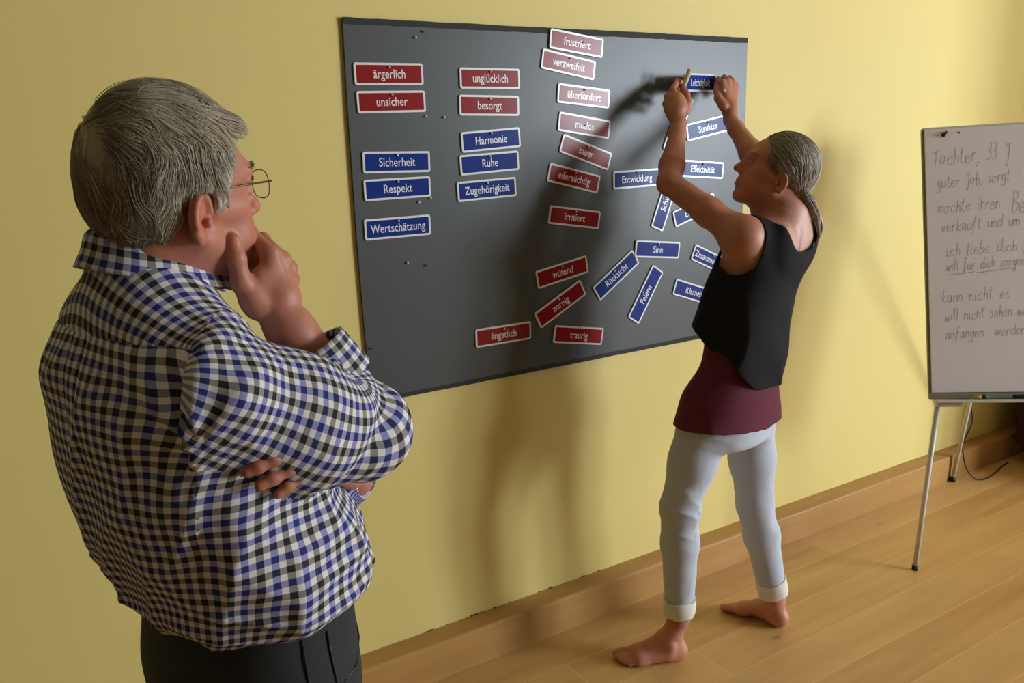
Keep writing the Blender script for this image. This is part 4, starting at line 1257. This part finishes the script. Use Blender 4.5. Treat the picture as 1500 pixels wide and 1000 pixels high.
    tz.disp = lambda P: -.004 * ridge(((P - A0) @ TB) * vec(6, 6, 14) + 4) ** 3 * sstep(.9, .8, P[:, 2]) + .002 * (fbm(P * 14) - .5)
    tz.dpad = .006
    V, Q = tz.mesh(.007); V, Q = biggest(V, Q, .3)
    C = V[Q].mean(1); Q = Q[~((C[:, 2] > .978) | (C[:, 2] < .032))]
    V, Q = compact(V, Q)
    trs = obj_from('trousers', V, Q, M['trousers'], root, O=O); sol(trs, .0025)
    def on_tr(x, ang, z, off=.0015):
        # point on the trouser surface, found by marching from the axis
        dirv = TB @ vec(math.sin(ang), math.cos(ang), 0); p = T(0, .098, z)
        lo_, hi_ = 0.0, .3
        for _ in range(30):
            m_ = (lo_ + hi_) / 2
            if tz((p + dirv * m_)[None])[0] < 0: lo_ = m_
            else: hi_ = m_
        return p + dirv * (lo_ + off)
    pk = [on_tr(0, a, z) - O for a, z in ((.55, .925), (.75, .905), (1.0, .885), (1.25, .868), (1.5, .86))]
    tube('pocket_seam', pk, .0016, M['shoe'], trs, 6)
    tube('pocket_seam', [on_tr(0, 1.5, z) - O for z in (.945, .90, .86, .82)], .0014, M['shoe'], trs, 6)
    tube('side_seam', [on_tr(0, 1.72, z) - O for z in (.95, .90, .86, .82, .80)], .0014, M['trousers'], trs, 6)
    bm = bmesh.new(); p = on_tr(0, 1.52, .862, .0005) - O; bmesh.ops.create_icosphere(bm, subdivisions=2, radius=.003, matrix=Matrix.Translation(p))
    link('rivet', bm_mesh(bm, 'rivet', True), M['alu'], trs)
    for sx in (-1, 1):
        s_ = SDF(); s_.cap(T(sx * .112, .05, .045), T(sx * .125, .17, .038), .045, .04, .02); s_.ell(T(sx * .128, .215, .032), (.047, .06, .034), None, .03)
        s_.cap(T(sx * .112, .075, .06), T(sx * .112, .08, .11), .045, .045, .03)
        s_.add(lambda P: .001 - P[:, 2], T(sx * .12, .12, 0), 9, .004, 'i')
        V, Q = s_.mesh(.006)
        obj_from('shoe', V, Q, M['shoe'], root, O=O)
    return root
build_man()

# ================================================================== the woman
M['skin_w'] = skin_mat('woman_skin', srgb(180, 118, 94))
M['black_top'] = plain('black_jersey', srgb(24, 24, 27), 0.85, var=0.15, scale=120, bump=0.2, spec=0.25)
M['maroon'] = plain('maroon_jersey', srgb(96, 34, 52), 0.8, var=0.12, scale=80, bump=0.2, spec=0.3)
M['rod'] = plain('pale_wood', srgb(196, 180, 140), 0.55)
def jeans_mat():
    t = NT('pale_blue_denim'); tc = t.new('ShaderNodeTexCoord').outputs['Object']
    n = t.noise(7, 4, tc); f = t.noise(420, 2, tc)
    c = t.mix(n, srgb(164, 172, 190), srgb(190, 196, 210)); c = t.mix(t.math('MULTIPLY', f, .5), c, srgb(214, 216, 222))
    t.link(c, t.b.inputs['Base Color']); t.b.inputs['Roughness'].default_value = .85; t.bump(f, .2, .0005)
    return t.m
M['jeans'] = jeans_mat()
M['cuffw'] = plain('pale_denim_inside', srgb(222, 218, 206), 0.85, var=0.05, scale=300, bump=0.3)

def build_woman():
    r, f = facing(-48.0); TB = np.c_[r, f, ZZ]
    def PG(px, py, lev):
        v = (px - 750) / 1250 * RC[:, 0] + RC[:, 1] - (py - 500) / 1250 * RC[:, 2]; return CAM + v * lev / (v @ CFL)
    A0 = vec(1.93, -.455, 0)
    T = lambda x, y, z: A0 + TB @ vec(x, y, z)
    root = tag(empty('person', (1.92, -.44, 0)), 'barefoot person in black top, maroon undershirt and pale jeans, arms raised to the board', 'person')
    O = np.array(root.location)
    loc = lambda p: (p - A0) @ TB
    SL, EL, WL = PX(1088, 347, 2.40), PX(980, 268, 2.50), PX(995, 180, 2.62)
    SR, ER, WR = PX(1172, 328, 2.60), PX(1113, 242, 2.63), PX(1070, 176, 2.78)
    C7 = PX(1150, 305, 2.50)
    hl, kl, al = PG(1034, 608, 2.42), PG(996, 742, 2.385), PG(995, 905, 2.412)
    hr_, kr, ar = PG(1097, 605, 2.55), PG(1106, 738, 2.55), PG(1135, 878, 2.572)
    hl2 = hl + vec(0, 0, .03)
    ctr = [(PG(1068, 622, 2.48)), (PG(1070, 590, 2.48)), (PG(1084, 530, 2.485)), (PG(1096, 470, 2.49)), (PG(1112, 410, 2.495)), (PG(1128, 360, 2.50)), PG(1139, 325, 2.51)]
    ctr = [loc(c) for c in ctr]
    dim = [(.140, .078, .094), (.145, .084, .098), (.128, .092, .088), (.132, .105, .088), (.142, .122, .090), (.138, .105, .088), (.085, .06, .07)]
    tor = [(c[2], c[0], c[1], *d) for c, d in zip(ctr, dim)]
    # ---- head
    rh, fh = facing(-86.0); HB = basis(rh, fh, 21.0, 0.0); g = .95
    H0 = PX(1139, 266, 2.42) + .075 * g * rh
    b = SDF()
    W = head_sdf(b, H0, HB, g)
    b.cap(W(0, -.020, -.02), C7 + vec(0, 0, -.02), .048, .054, .03)
    b.cap(W(0, .010, -.05), loc(C7) @ TB.T + A0 + f * .045 - ZZ * .02, .040, .046, .03)
    b.cap(C7 - ZZ * .02, T(*ctr[5]), .055, .08, .06)
    b.loft(A0, TB, tor, .03, 2.15, .04)
    b.loft(A0, TB, [(.70, loc(hl)[0] * .5 + loc(hr_)[0] * .5, loc(hl)[1] * .5 + loc(hr_)[1] * .5, .130, .070, .085), (.78, loc(hl)[0] * .5 + loc(hr_)[0] * .5, loc(hl)[1] * .5 + loc(hr_)[1] * .5, .138, .076, .092)], .04, 2.2, .04)
    for S_, E_, W_ in ((SL, EL, WL), (SR, ER, WR)):
        b.cap(T(*(loc(S_) * .45 + np.array(ctr[5]) * .55)), S_, .055, .047, .05)
        b.ell(S_, (.050, .050, .050), None, .03)
        b.chain([S_, S_ + (E_ - S_) * .45, E_], [.045, .041, .034], .02)
        b.chain([E_, E_ + (W_ - E_) * .28, E_ + (W_ - E_) * .8, W_], [.034, .037, .025, .0225], .015)
        b.cap(S_ - ZZ * .01, T(*ctr[4]) + (S_ - T(*ctr[4])) * .35, .045, .06, .06)
    # shoulder blades and spine hollow
    for sx in (-1, 1):
        b.ell(T(ctr[5][0] + sx * .062, ctr[5][1] - .072, ctr[5][2] + .01), (.034, .018, .052), TB, .03)
    b.cap(T(ctr[5][0], ctr[5][1] - .098, ctr[5][2] + .05), T(ctr[4][0], ctr[4][1] - .098, ctr[4][2]), .006, None, .02, 's')
    for h_, k_, a_ in ((hl, kl, al), (hr_, kr, ar)):
        b.chain([h_, h_ + (k_ - h_) * .5, k_], [.072, .061, .047], .03)
        b.chain([k_, k_ + (a_ - k_) * .32, k_ + (a_ - k_) * .75, a_], [.049, .050, .035, .031], .02)
    # ---- feet
    toes_all = []
    def foot(heel, direc, ank, med, lift=0.0):
        fd = nrm(vec(direc[0], direc[1], 0)); md = med * nrm(np.cross(fd, ZZ))     # md points to the big toe side
        F_ = lambda x, y, z: vec(heel[0], heel[1], 0) + md * x + fd * y + ZZ * z
        ft = SDF()
        ft.ell(F_(0, .028, .030), (.028, .034, .031), np.c_[md, fd, ZZ], .02)
        ft.chain([ank, F_(0, .052, .070)], [.030, .031], .02)
        ft.cap(F_(0, .036, .10), F_(0, .018, .040), .014, .016, .03)
        ft.ell(F_(.026, .055, .072), (.012, .013, .013), None, .012); ft.ell(F_(-.028, .048, .064), (.012, .013, .013), None, .012)
        ft.cap(F_(.004, .07, .060), F_(.008, .150, .026), .030, .022, .03)
        ft.cap(F_(-.012, .06, .030), F_(-.024, .150, .018), .024, .018, .03)
        ft.cap(F_(.016, .15, .022), F_(-.022, .143, .018), .020, .017, .02)
        xs = [(.025, .162, .212, .0135), (.006, .168, .212, .0098), (-.008, .164, .204, .0092), (-.021, .156, .192, .0088), (-.032, .146, .178, .0084)]
        for x, y0, y1, rr_ in xs:
            t_ = SDF(); t_.chain([F_(x * .95, y0, rr_ + .008), F_(x, (y0 + y1) / 2 + .003, rr_ + .006), F_(x * 1.02, y1, rr_ + .001)], [rr_ * 1.0, rr_ * .92, rr_ * .95], .004)
            ft.sub(t_, .006); toes_all.append((F_(x * 1.02, y1 + rr_ * .3, rr_ * 1.7), rr_))
        ft.add(lambda P: .0006 - P[:, 2], F_(0, .1, 0), 9, .004, 'i')
        b.sub(ft, .02)
    foot((1.742, -.423), (-.84, .50), al, 1.0)
    foot((2.140, -.488), (-.30, .95), ar, -1.0)
    # ---- left hand (nearer): fist round the stick, forefinger on top
    def pc(*a): return PX(*a)
    lh = SDF()
    K = [pc(986, 131, 2.685), pc(978, 142, 2.675), pc(976, 152, 2.665), pc(979, 161, 2.655)]
    lh.cap(WL, WL + (np.mean(K, 0) - WL) * .4, .0225, .025, .012)
    lh.cap(pc(993, 160, 2.645), pc(991, 148, 2.665), .030, .028, .012)
    for i, m in enumerate(K): lh.cap(WL + (m - WL) * .3, m, .0155, .0128, .010)
    FI = [[K[0], pc(992, 119, 2.72), pc(1001, 122, 2.735), pc(1001, 130, 2.725)],
          [K[1], pc(987, 129, 2.72), pc(1000, 133, 2.74), pc(1003, 141, 2.725)],
          [K[2], pc(986, 143, 2.725), pc(999, 146, 2.74), pc(1002, 151, 2.72)],
          [K[3], pc(988, 155, 2.71), pc(999, 157, 2.725), pc(1002, 160, 2.71)]]
    for f_, r0 in zip(FI, (.0095, .0095, .009, .008)):
        s_ = SDF(); finger(s_, f_, [r0 * 1.15, r0, r0 * .92, r0 * .8]); lh.sub(s_, .004)
    th1 = [pc(1004, 163, 2.655), pc(1008, 150, 2.67), pc(1006, 138, 2.69), pc(1001, 129, 2.70)]
    lh.chain(th1, [.0145, .0115, .0102, .0085], .006)
    b.sub(lh, .006)
    # ---- right hand: back of the hand to the viewer, fingers bent forward onto the thumb
    rhd = SDF()
    K2 = [pc(1058, 121, 2.80), pc(1065, 118, 2.81), pc(1072, 119, 2.825), pc(1077, 126, 2.835)]
    for i, m in enumerate(K2): rhd.cap(WR + (m - WR) * .22, m, .0160, .0122, .010)
    rhd.cap(WR, WR + (np.mean(K2, 0) - WR) * .3, .0225, .0245, .012)
    FI2 = [[K2[0], pc(1052, 117, 2.845), pc(1049, 123, 2.862), pc(1048, 129, 2.858)],
           [K2[1], pc(1061, 114, 2.862), pc(1054, 121, 2.878), pc(1052, 130, 2.870)],
           [K2[2], pc(1069, 115, 2.875), pc(1062, 124, 2.885), pc(1058, 134, 2.870)],
           [K2[3], pc(1076, 123, 2.88), pc(1070, 132, 2.885), pc(1066, 139, 2.868)]]
    for f_, r0 in zip(FI2, (.0096, .0096, .0092, .0082)):
        s_ = SDF(); finger(s_, f_, [r0 * 1.12, r0, r0 * .92, r0 * .8]); rhd.sub(s_, .004)
    th2 = [pc(1060, 156, 2.775), pc(1052, 144, 2.785), pc(1050, 132, 2.805), pc(1050, 124, 2.83)]
    rhd.chain(th2, [.0165, .0125, .0108, .0090], .007)
    b.sub(rhd, .006)
    V, Q = b.mesh(.003)
    V, Q = biggest(V, Q, .5); V, Q = plug(V, Q); V = relax(V, Q, 1, .35)
    col = np.ones((len(V), 3)); LH = ((V - H0) @ HB) / g
    def blot(w, c):
        nonlocal col
        col = col * (1 - w[:, None]) + col * w[:, None] * np.array(c)
    near = lambda p, rr_: np.exp(-(np.linalg.norm(V - p, axis=1) / rr_) ** 2)
    blot(near(W(0, .115, 0), .018) * .4, (1.08, .8, .74))
    for sx in (-1, 1): blot(near(W(sx * .045, .07, -.02), .03) * .3, (1.08, .82, .76)); blot(near(W(sx * .08, -.015, 0), .03) * .3, (1.08, .8, .74))
    blot(np.exp(-((LH[:, 2] + .037) / .007) ** 2) * (np.abs(LH[:, 0]) < .024) * (LH[:, 1] > .08) * .7, (.95, .58, .58))
    # eyes and brows
    for sx in (-1, 1):
        d = np.linalg.norm(LH - vec(sx * .031, .080, .030), axis=1)
        fr = (LH[:, 1] > .083) & (d < .0134); col[fr] = (1.15, 1.5, 1.6)
        col[fr & (np.hypot(LH[:, 0] - sx * .031, LH[:, 2] - .027) < .0058)] = (.25, .22, .2)
        xx = np.abs(LH[:, 0] - 0) ; bz = .053 + .003 * np.sin(np.clip((xx - .014) / .034, 0, 1) * 3)
        blot(np.exp(-((LH[:, 2] - bz) / .0035) ** 2) * (LH[:, 1] > .06) * sstep(.012, .018, xx) * sstep(.052, .044, xx) * .6, (.45, .42, .4))
        blot(np.exp(-((LH[:, 2] - .0365) / .0016) ** 2) * (np.abs(xx - .031) < .013) * (LH[:, 1] > .07) * .8, (.25, .22, .22))
    # window light on the upper back painted into the skin tint; soles and joints redder
    painted_back_light = sstep(-.02, -.07, ((V - A0) @ TB)[:, 1] - np.interp(V[:, 2], [t[0] for t in tor], [t[2] for t in tor])) * sstep(1.22, 1.28, V[:, 2]) * sstep(1.43, 1.39, V[:, 2])
    blot(painted_back_light * .8, (1.4, 1.95, 2.5))
    blot(sstep(.045, .02, V[:, 2]) * .15, (1.1, .85, .78))
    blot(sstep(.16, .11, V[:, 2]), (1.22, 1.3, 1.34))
    for p_, rr_ in toes_all: blot(near(p_, rr_ * .75) * .6, (1.1, 1.05, 1.05))
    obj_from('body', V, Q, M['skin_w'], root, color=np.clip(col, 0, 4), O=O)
    # ---- black top: loose, scooped at the back, longer behind
    zt = lambda py, x=0: None
    tp = SDF()
    rings = []
    for (z, cx, cy, rx, fr_, bk), gx in zip(tor[2:], ((.022, .050, .020), (.018, .040, .014), (.012, .018, .008), (.007, .007, .006), (.005, .005, .005))):
        rings.append((z, cx, cy, rx + gx[0], fr_ + gx[1], bk + gx[2]))
    c0 = ctr[1]; c1 = loc(PG(1072, 575, 2.48))
    rings.append((c1[2], c1[0], c1[1], .158, .105, .116))
    tp.loft(A0, TB, rings, .02, 2.15, .03)
    tp.cap(C7 - ZZ * .02, T(*ctr[5]), .064, .090, .06)
    for sx in (-1, 1): tp.ell(T(ctr[5][0] + sx * .062, ctr[5][1] - .072, ctr[5][2] + .01), (.044, .027, .062), TB, .03)
    for S_ in (SL, SR):
        tp.cap(T(*(loc(S_) * .45 + np.array(ctr[5]) * .55)), S_, .060, .052, .05)
        tp.cap(S_ - ZZ * .01, T(*ctr[4]) + (S_ - T(*ctr[4])) * .35, .050, .065, .06)
    zlo = c1[2]; zs = [t[0] for t in tor]
    def cen(z): return np.interp(z, zs, [t[1] for t in tor]), np.interp(z, zs, [t[2] for t in tor])
    def tfold(P):
        L = (P - A0) @ TB
        low = sstep(1.20, .95, L[:, 2])
        a = ridge(np.c_[L[:, 0] * 8 + L[:, 2] * 4, L[:, 1] * 8, L[:, 2] * 2.5]) ** 2
        return -(.017 * a) * low + .003 * (fbm(P * 10) - .5)
    tp.disp = tfold; tp.dpad = .02
    V, Q = tp.mesh(.0036); V, Q = biggest(V, Q, .4); V = relax(V, Q, 1, .4)
    C = V[Q].mean(1); L = (C - A0) @ TB; cx, cy = cen(L[:, 2]); x = L[:, 0] - cx; y = L[:, 1] - cy
    zs5, zs6 = ctr[5][2], ctr[6][2]
    th = np.arctan2(x, y)                          # 0 front, pi back
    zhb = loc(PG(1108, 566, 2.40))[2]; zhs = loc(PG(1022, 508, 2.45))[2]; zhf = loc(PG(1008, 482, 2.47))[2]
    w = (1 - np.cos(th)) / 2
    zh = np.where(w > .5, zhs + (zhb - zhs) * sstep(.5, .95, w), zhf + (zhs - zhf) * sstep(.15, .45, w))
    keep = L[:, 2] > zh
    # neckline
    zn_b = loc(PX(1168, 369, 2.42))[2]; zn_f = zs5 - .05
    s_up = 1.0
    nk = np.where(y < 0, zn_b + .16 * (np.abs(x + .004) / .122) ** 3.6, zn_f + .16 * (np.abs(x) / .10) ** 3.0)
    keep &= ~((L[:, 2] > nk) & (np.abs(x) < .14))
    # armholes: the strap ends a little inside each shoulder joint
    for sx, S_ in ((-1, SL), (1, SR)):
        ls = loc(S_)
        dxy = (L - ls) @ nrm(vec(sx * .9, .25, .25))
        inarm = (dxy > -.016) & (L[:, 2] > ls[2] - .085)
        dd = np.linalg.norm((L - ls - vec(sx * .035, .01, -.02)) / vec(.068, .085, .085), axis=1)
        keep &= ~(inarm | (dd < 1.0))
    F = Q[keep]; Vt, Ft = compact(V, F); Vt, Ft = biggest(Vt, Ft, .3); Vt = smooth_border(Vt, Ft, 30)
    top = obj_from('black_top', Vt, Ft, M['black_top'], root, O=O)
    m_ = top.modifiers.new('thick', 'SOLIDIFY'); m_.thickness = .003; m_.offset = 1
    # ---- maroon undershirt, showing below the top and at the armhole
    mr = SDF()
    cA, cB, cC, cD = loc(PG(1068, 628, 2.48)), loc(PG(1070, 600, 2.48)), loc(PG(1076, 560, 2.48)), ctr[2]
    mr.loft(A0, TB, [(cA[2] - .07, cA[0], cA[1], .160, .108, .118), (cA[2], cA[0], cA[1], .158, .106, .116), (cB[2], cB[0], cB[1], .158, .106, .116), (cC[2], cC[0], cC[1], .154, .104, .112), (ctr[2][2], ctr[2][0], ctr[2][1], .134, .098, .094), (ctr[3][2], ctr[3][0], ctr[3][1], .136, .109, .092), (ctr[4][2], ctr[4][0], ctr[4][1], .145, .125, .093), (ctr[5][2] - .02, ctr[5][0], ctr[5][1], .140, .108, .090)], .02, 2.15, .02)
    for S_ in (SL, SR): mr.cap(S_ - ZZ * .04 + (T(*ctr[5]) - S_) * .25, T(*ctr[4]) + (S_ - T(*ctr[4])) * .35, .044, .064, .05)
    for h_, k_ in ((hl, kl), (hr_, kr)): mr.cap(h_ + ZZ * .01, h_ + (k_ - h_) * .32, .064, .0795, .09)
    mr.disp = lambda P: -.005 * ridge(((P - A0) @ TB) * vec(7, 7, 4) + 8) ** 2 + .003 * (fbm(P * 12 + 5) - .5)
    mr.dpad = .008
    V, Q = mr.mesh(.0042); V, Q = biggest(V, Q, .4); V = relax(V, Q, 1, .4)
    C = V[Q].mean(1); L = (C - A0) @ TB
    zl, zr = loc(PG(997, 618, 2.44))[2], loc(PG(1135, 607, 2.52))[2]
    hem = np.interp(L[:, 0], [cA[0] - .17, cA[0], cA[0] + .17], [zl, zl - .014, zr])
    keep = (L[:, 2] > hem) & (L[:, 2] < ctr[5][2] - .045)
    for S_ in (SL, SR): keep &= np.linalg.norm(C - S_, axis=1) > .062
    Vt, Ft = compact(V, Q[keep]); Vt, Ft = biggest(Vt, Ft, .3); Vt = smooth_border(Vt, Ft, 10)
    us = obj_from('undershirt', Vt, Ft, M['maroon'], root, O=O); m_ = us.modifiers.new('thick', 'SOLIDIFY'); m_.thickness = .002; m_.offset = 1
    # ---- jeans with turned-up cuffs
    jn = SDF()
    px_ = (loc(hl) + loc(hr_)) / 2
    jn.loft(A0, TB, [(.70, px_[0], px_[1], .152, .090, .110), (.79, px_[0], px_[1], .164, .098, .118), (.86, ctr[1][0], ctr[1][1], .158, .098, .112)], .04, 2.2, .03)
    legs = ((hl, kl, al), (hr_, kr, ar)); ct = []
    for (h_, k_, a_), zc in zip(legs, (.185, .155)):
        kk2 = k_ + (a_ - k_) * .32; t_ = (zc - k_[2]) / (a_[2] - k_[2]); e_ = k_ + (a_ - k_) * t_
        jn.chain([h_, h_ + (k_ - h_) * .5, k_], [.078, .068, .0545], .03)
        jn.chain([k_, kk2, e_], [.0545, .0555, .0425], .02); ct.append((e_, nrm(a_ - k_)))
    def jf(P):
        d = .002 * (fbm(P * 16) - .5)
        for (h_, k_, a_) in legs:
            q = P - k_; z = q[:, 2]; nr = np.linalg.norm(q[:, :2], axis=1)
            w = sstep(.11, .07, nr)
            ph = np.arctan2(q @ r, q @ f)
            back = .5 - .5 * np.cos(ph)
            d -= w * .0075 * ridge(np.c_[z * 26 + .6 * np.sin(ph * 1.3 + 1), ph * .5, 0 * z + k_[0] * 9]) ** 2 * np.exp(-(z / .085) ** 2) * (.5 + .5 * back)
            d -= w * .0025 * ridge(np.c_[z * 30 + ph * .6, ph * .4, 0 * z + 3]) ** 2 * sstep(-.18, -.24, z) * sstep(-.345, -.30, z)
            qh = P - h_; d -= .004 * ridge(np.c_[(qh[:, 2] + .5 * (qh @ r)) * 22, 0 * z, 0 * z + 6]) ** 2 * sstep(-.14, -.02, qh[:, 2]) * sstep(.13, .06, np.linalg.norm(qh[:, :2], axis=1)) * .8
        return d
    jn.disp = jf; jn.dpad = .013
    V, Q = jn.mesh(.0038); V, Q = biggest(V, Q, .3); V = relax(V, Q, 1, .35)
    C = V[Q].mean(1); keep = C[:, 2] < .80
    for e_, d_ in ct: keep &= ~(((C - e_) @ d_ > -.004) & (np.linalg.norm(C - e_, axis=1) < .09))
    Vt, Ft = compact(V, Q[keep]); Vt = smooth_border(Vt, Ft, 6)
    jo = obj_from('jeans', Vt, Ft, M['jeans'], root, O=O); m_ = jo.modifiers.new('thick', 'SOLIDIFY'); m_.thickness = .002
    for k, (e_, d_) in enumerate(ct):
        a_ = nrm(np.cross(d_, f)); c_ = np.cross(d_, a_)
        prof = [(-.030, .0440), (-.034, .0480), (-.031, .0505), (0, .0500), (.018, .0490), (.0245, .0465), (.021, .0430), (-.01, .0420)]
        n = 40; vv = []
        for t_, rr_ in prof:
            for i in range(n):
                w = 2 * math.pi * i / n
                q = rr_ + .0012 * math.sin(3 * w + k * 2 + t_ * 60) + .0008 * math.sin(7 * w + t_ * 90)
                vv.append(e_ + d_ * (t_ + .002 * math.sin(2 * w + k)) + a_ * q * math.cos(w) + c_ * q * math.sin(w))
        qq = [[i0 * n + i, i0 * n + (i + 1) % n, (i0 + 1) * n + (i + 1) % n, (i0 + 1) * n + i] for i0 in range(len(prof) - 1) for i in range(n)]
        obj_from('trouser_cuff', np.array(vv), np.array(qq), M['cuffw'], jo, O=O)
    # ---- hair, drawn back to a low tail
    hs = SDF()
    hs.ell(W(0, -.022, .068), vec(.0835, .100, .0885) * g, HB, .01)
    hs.ell(W(0, -.058, .044), vec(.058, .056, .054) * g, HB, .03)
    for sx in (-1, 1): hs.ell(W(sx * .060, .004, .05), vec(.022, .046, .042) * g, HB, .02)
    tie = PX(1163, 291, 2.47)
    hs.cap(W(0, -.075, .015), tie, .040 * g, .017, .03)
    def facecut(P):
        L = ((P - H0) @ HB) / g; x, y, z = L.T
        line_y = np.interp(z, [-.05, .0, .03, .06, .09, .115, .14], [.0, .006, .018, .030, .048, .066, .10])
        earz = np.interp(y, [-.2, -.06, -.04, -.028, .012, .03], [-.30, -.062, -.035, .020, .024, .024])
        return np.minimum(line_y - y, z - earz)
    hs.disp = lambda P: .004 * (fbm(((P - H0) @ HB) * vec(60, 16, 30)) - .5); hs.dpad = .006
    hs.add(lambda P: -facecut(P), H0, 9, .006, 'i')
    V, Q = hs.mesh(.0034, lo=H0 - .19, hi=H0 + .19); V, Q = biggest(V, Q, .3)
    def tone(n, L):
        a = np.array(srgb(120, 108, 88)[:3]); c = np.array(srgb(192, 184, 170)[:3])
        k = np.clip(n * .6 + .5 * sstep(.0, -.09, L[:, 1]), 0, 1)[:, None]
        return a * (1 - k) + c * k
    LV = ((V - H0) @ HB) / g
    hair = obj_from('hair', V, Q, M['hair'], root, color=tone(fbm(LV * vec(80, 18, 40)), LV) * .85, O=O)
    R_ = np.random.RandomState(11); nS, nP = 3600, 12
    i0 = R_.choice(len(V), nS); P = V[i0].copy(); L0 = LV[i0]
    hs2 = SDF(); hs2.p = hs.p[:-1]
    tgt = np.zeros((nS, nP, 3)); depth = R_.uniform(-.002, .002, nS); step = R_.uniform(.005, .009, nS); jit = R_.normal(0, .14, (nS, 3))
    for k in range(nP):
        tgt[:, k] = P
        d = tie - P; d /= np.linalg.norm(d, axis=1, keepdims=True) + 1e-9
        L = ((P - H0) @ HB) / g
        back = sstep(.10, .0, L[:, 1])[:, None]
        d = d * (.5 + .5 * back) - HB[:, 1] * .7 * (1 - back * .6) + jit + .5 * (vnoise(P * 28)[:, None] - .5) * HB[:, 2]
        G = hs2.grad(P); d -= (d * G).sum(1, keepdims=True) * G; d /= np.linalg.norm(d, axis=1, keepdims=True) + 1e-9
        P = P + d * step[:, None]; G = hs2.grad(P); P = P - G * (hs2(P) - depth)[:, None]
    fin = facecut(tgt[:, -1]) > -.015
    tgt, L0 = tgt[fin], L0[fin]; nS = len(tgt)
    # the tail: strands from the tie down over the far shoulder
    path = np.array([tie, PX(1171, 301, 2.475), PX(1179, 311, 2.48), PX(1185, 322, 2.485), PX(1189, 333, 2.49), PX(1192, 346, 2.50)])
    for i_ in range(len(path)):
        for _ in range(8):
            dd = b(path[i_][None])[0]
            if dd < .013: path[i_] = path[i_] + b.grad(path[i_][None])[0] * (.0135 - dd)
    tp_ = np.linspace(0, 5, nP); base = np.stack([np.interp(tp_, np.arange(6), path[:, i]) for i in range(3)], 1)
    nT = 420; off = R_.normal(0, 1, (nT, 1, 3)); off /= np.maximum(np.linalg.norm(off, axis=2, keepdims=True), .4)
    wid = np.interp(tp_, [0, 1, 3, 5], [.010, .014, .010, .003])[None, :, None]
    tail = base[None] + off * wid * R_.uniform(.4, 1.0, (nT, 1, 1)) + R_.normal(0, .0006, (nT, nP, 3))
    tgt = np.concatenate([tgt, tail]); L0 = np.concatenate([L0, np.tile(vec(0, -.05, 0), (nT, 1))]); nS = len(tgt)
    tan = np.gradient(tgt, axis=1); tan /= np.linalg.norm(tan, axis=2, keepdims=True) + 1e-9
    rv = R_.normal(0, 1, (nS, 1, 3)); sd = np.cross(tan, rv); sd /= np.linalg.norm(sd, axis=2, keepdims=True) + 1e-9; G = np.cross(sd, tan)
    rad = (np.interp(np.arange(nP), [0, 2, 8, nP - 1], [.5, 1, .9, .15]) * .0011)[None, :, None] * R_.uniform(.6, 1.3, (nS, 1, 1))
    ring = np.stack([tgt + sd * rad, tgt - sd * rad * .5 + G * rad * .8, tgt - sd * rad * .5 - G * rad * .8], 2)
    bs = (np.arange(nS)[:, None, None] * nP + np.arange(nP - 1)[None, :, None]) * 3
    a = np.arange(3)[None, None, :]; q = np.stack([bs + a, bs + (a + 1) % 3, bs + 3 + (a + 1) % 3, bs + 3 + a], -1).reshape(-1, 4)
    tn = tone(R_.rand(nS) * 1.3, L0) * R_.uniform(.6, 1.2, (nS, 1))
    st = obj_from('strands', ring.reshape(-1, 3), q, M['hair'], hair, color=np.repeat(tn, nP * 3, 0), O=O); tag(st, kind='stuff')
    bm = bmesh.new(); ax = nrm(path[1] - path[0]); pts = [tie - ax * .006, tie + ax * .006]
    add_tube(bm, [p - O for p in pts], .0165, 16)
    link('hair_tie', bm_mesh(bm, 'hair_tie', True), M['rubber'], hair)
    # ---- what she holds
    bm = bmesh.new(); add_tube(bm, [pc(997, 138, 2.712), pc(1004, 120, 2.708), pc(1011, 102, 2.704)], [.0065, .0075, .0085], 14)
    tag(link('wooden_stick', bm_mesh(bm, 'wooden_stick', True), M['rod']), 'short pale stick gripped upright in the left fist of the person in black', 'stick')
    bm = bmesh.new(); p = pc(1061, 133, 2.765); q = pc(1059, 126, 2.80)
    add_tube(bm, [p, p + (q - p) * .15, p + (q - p) * .2, q], [.0055, .0055, .0015, .0012], 12)
    tag(link('nail', bm_mesh(bm, 'nail', True), M['nail']), 'white-headed nail held ready in the right hand of the person in black', 'nail')
build_woman()
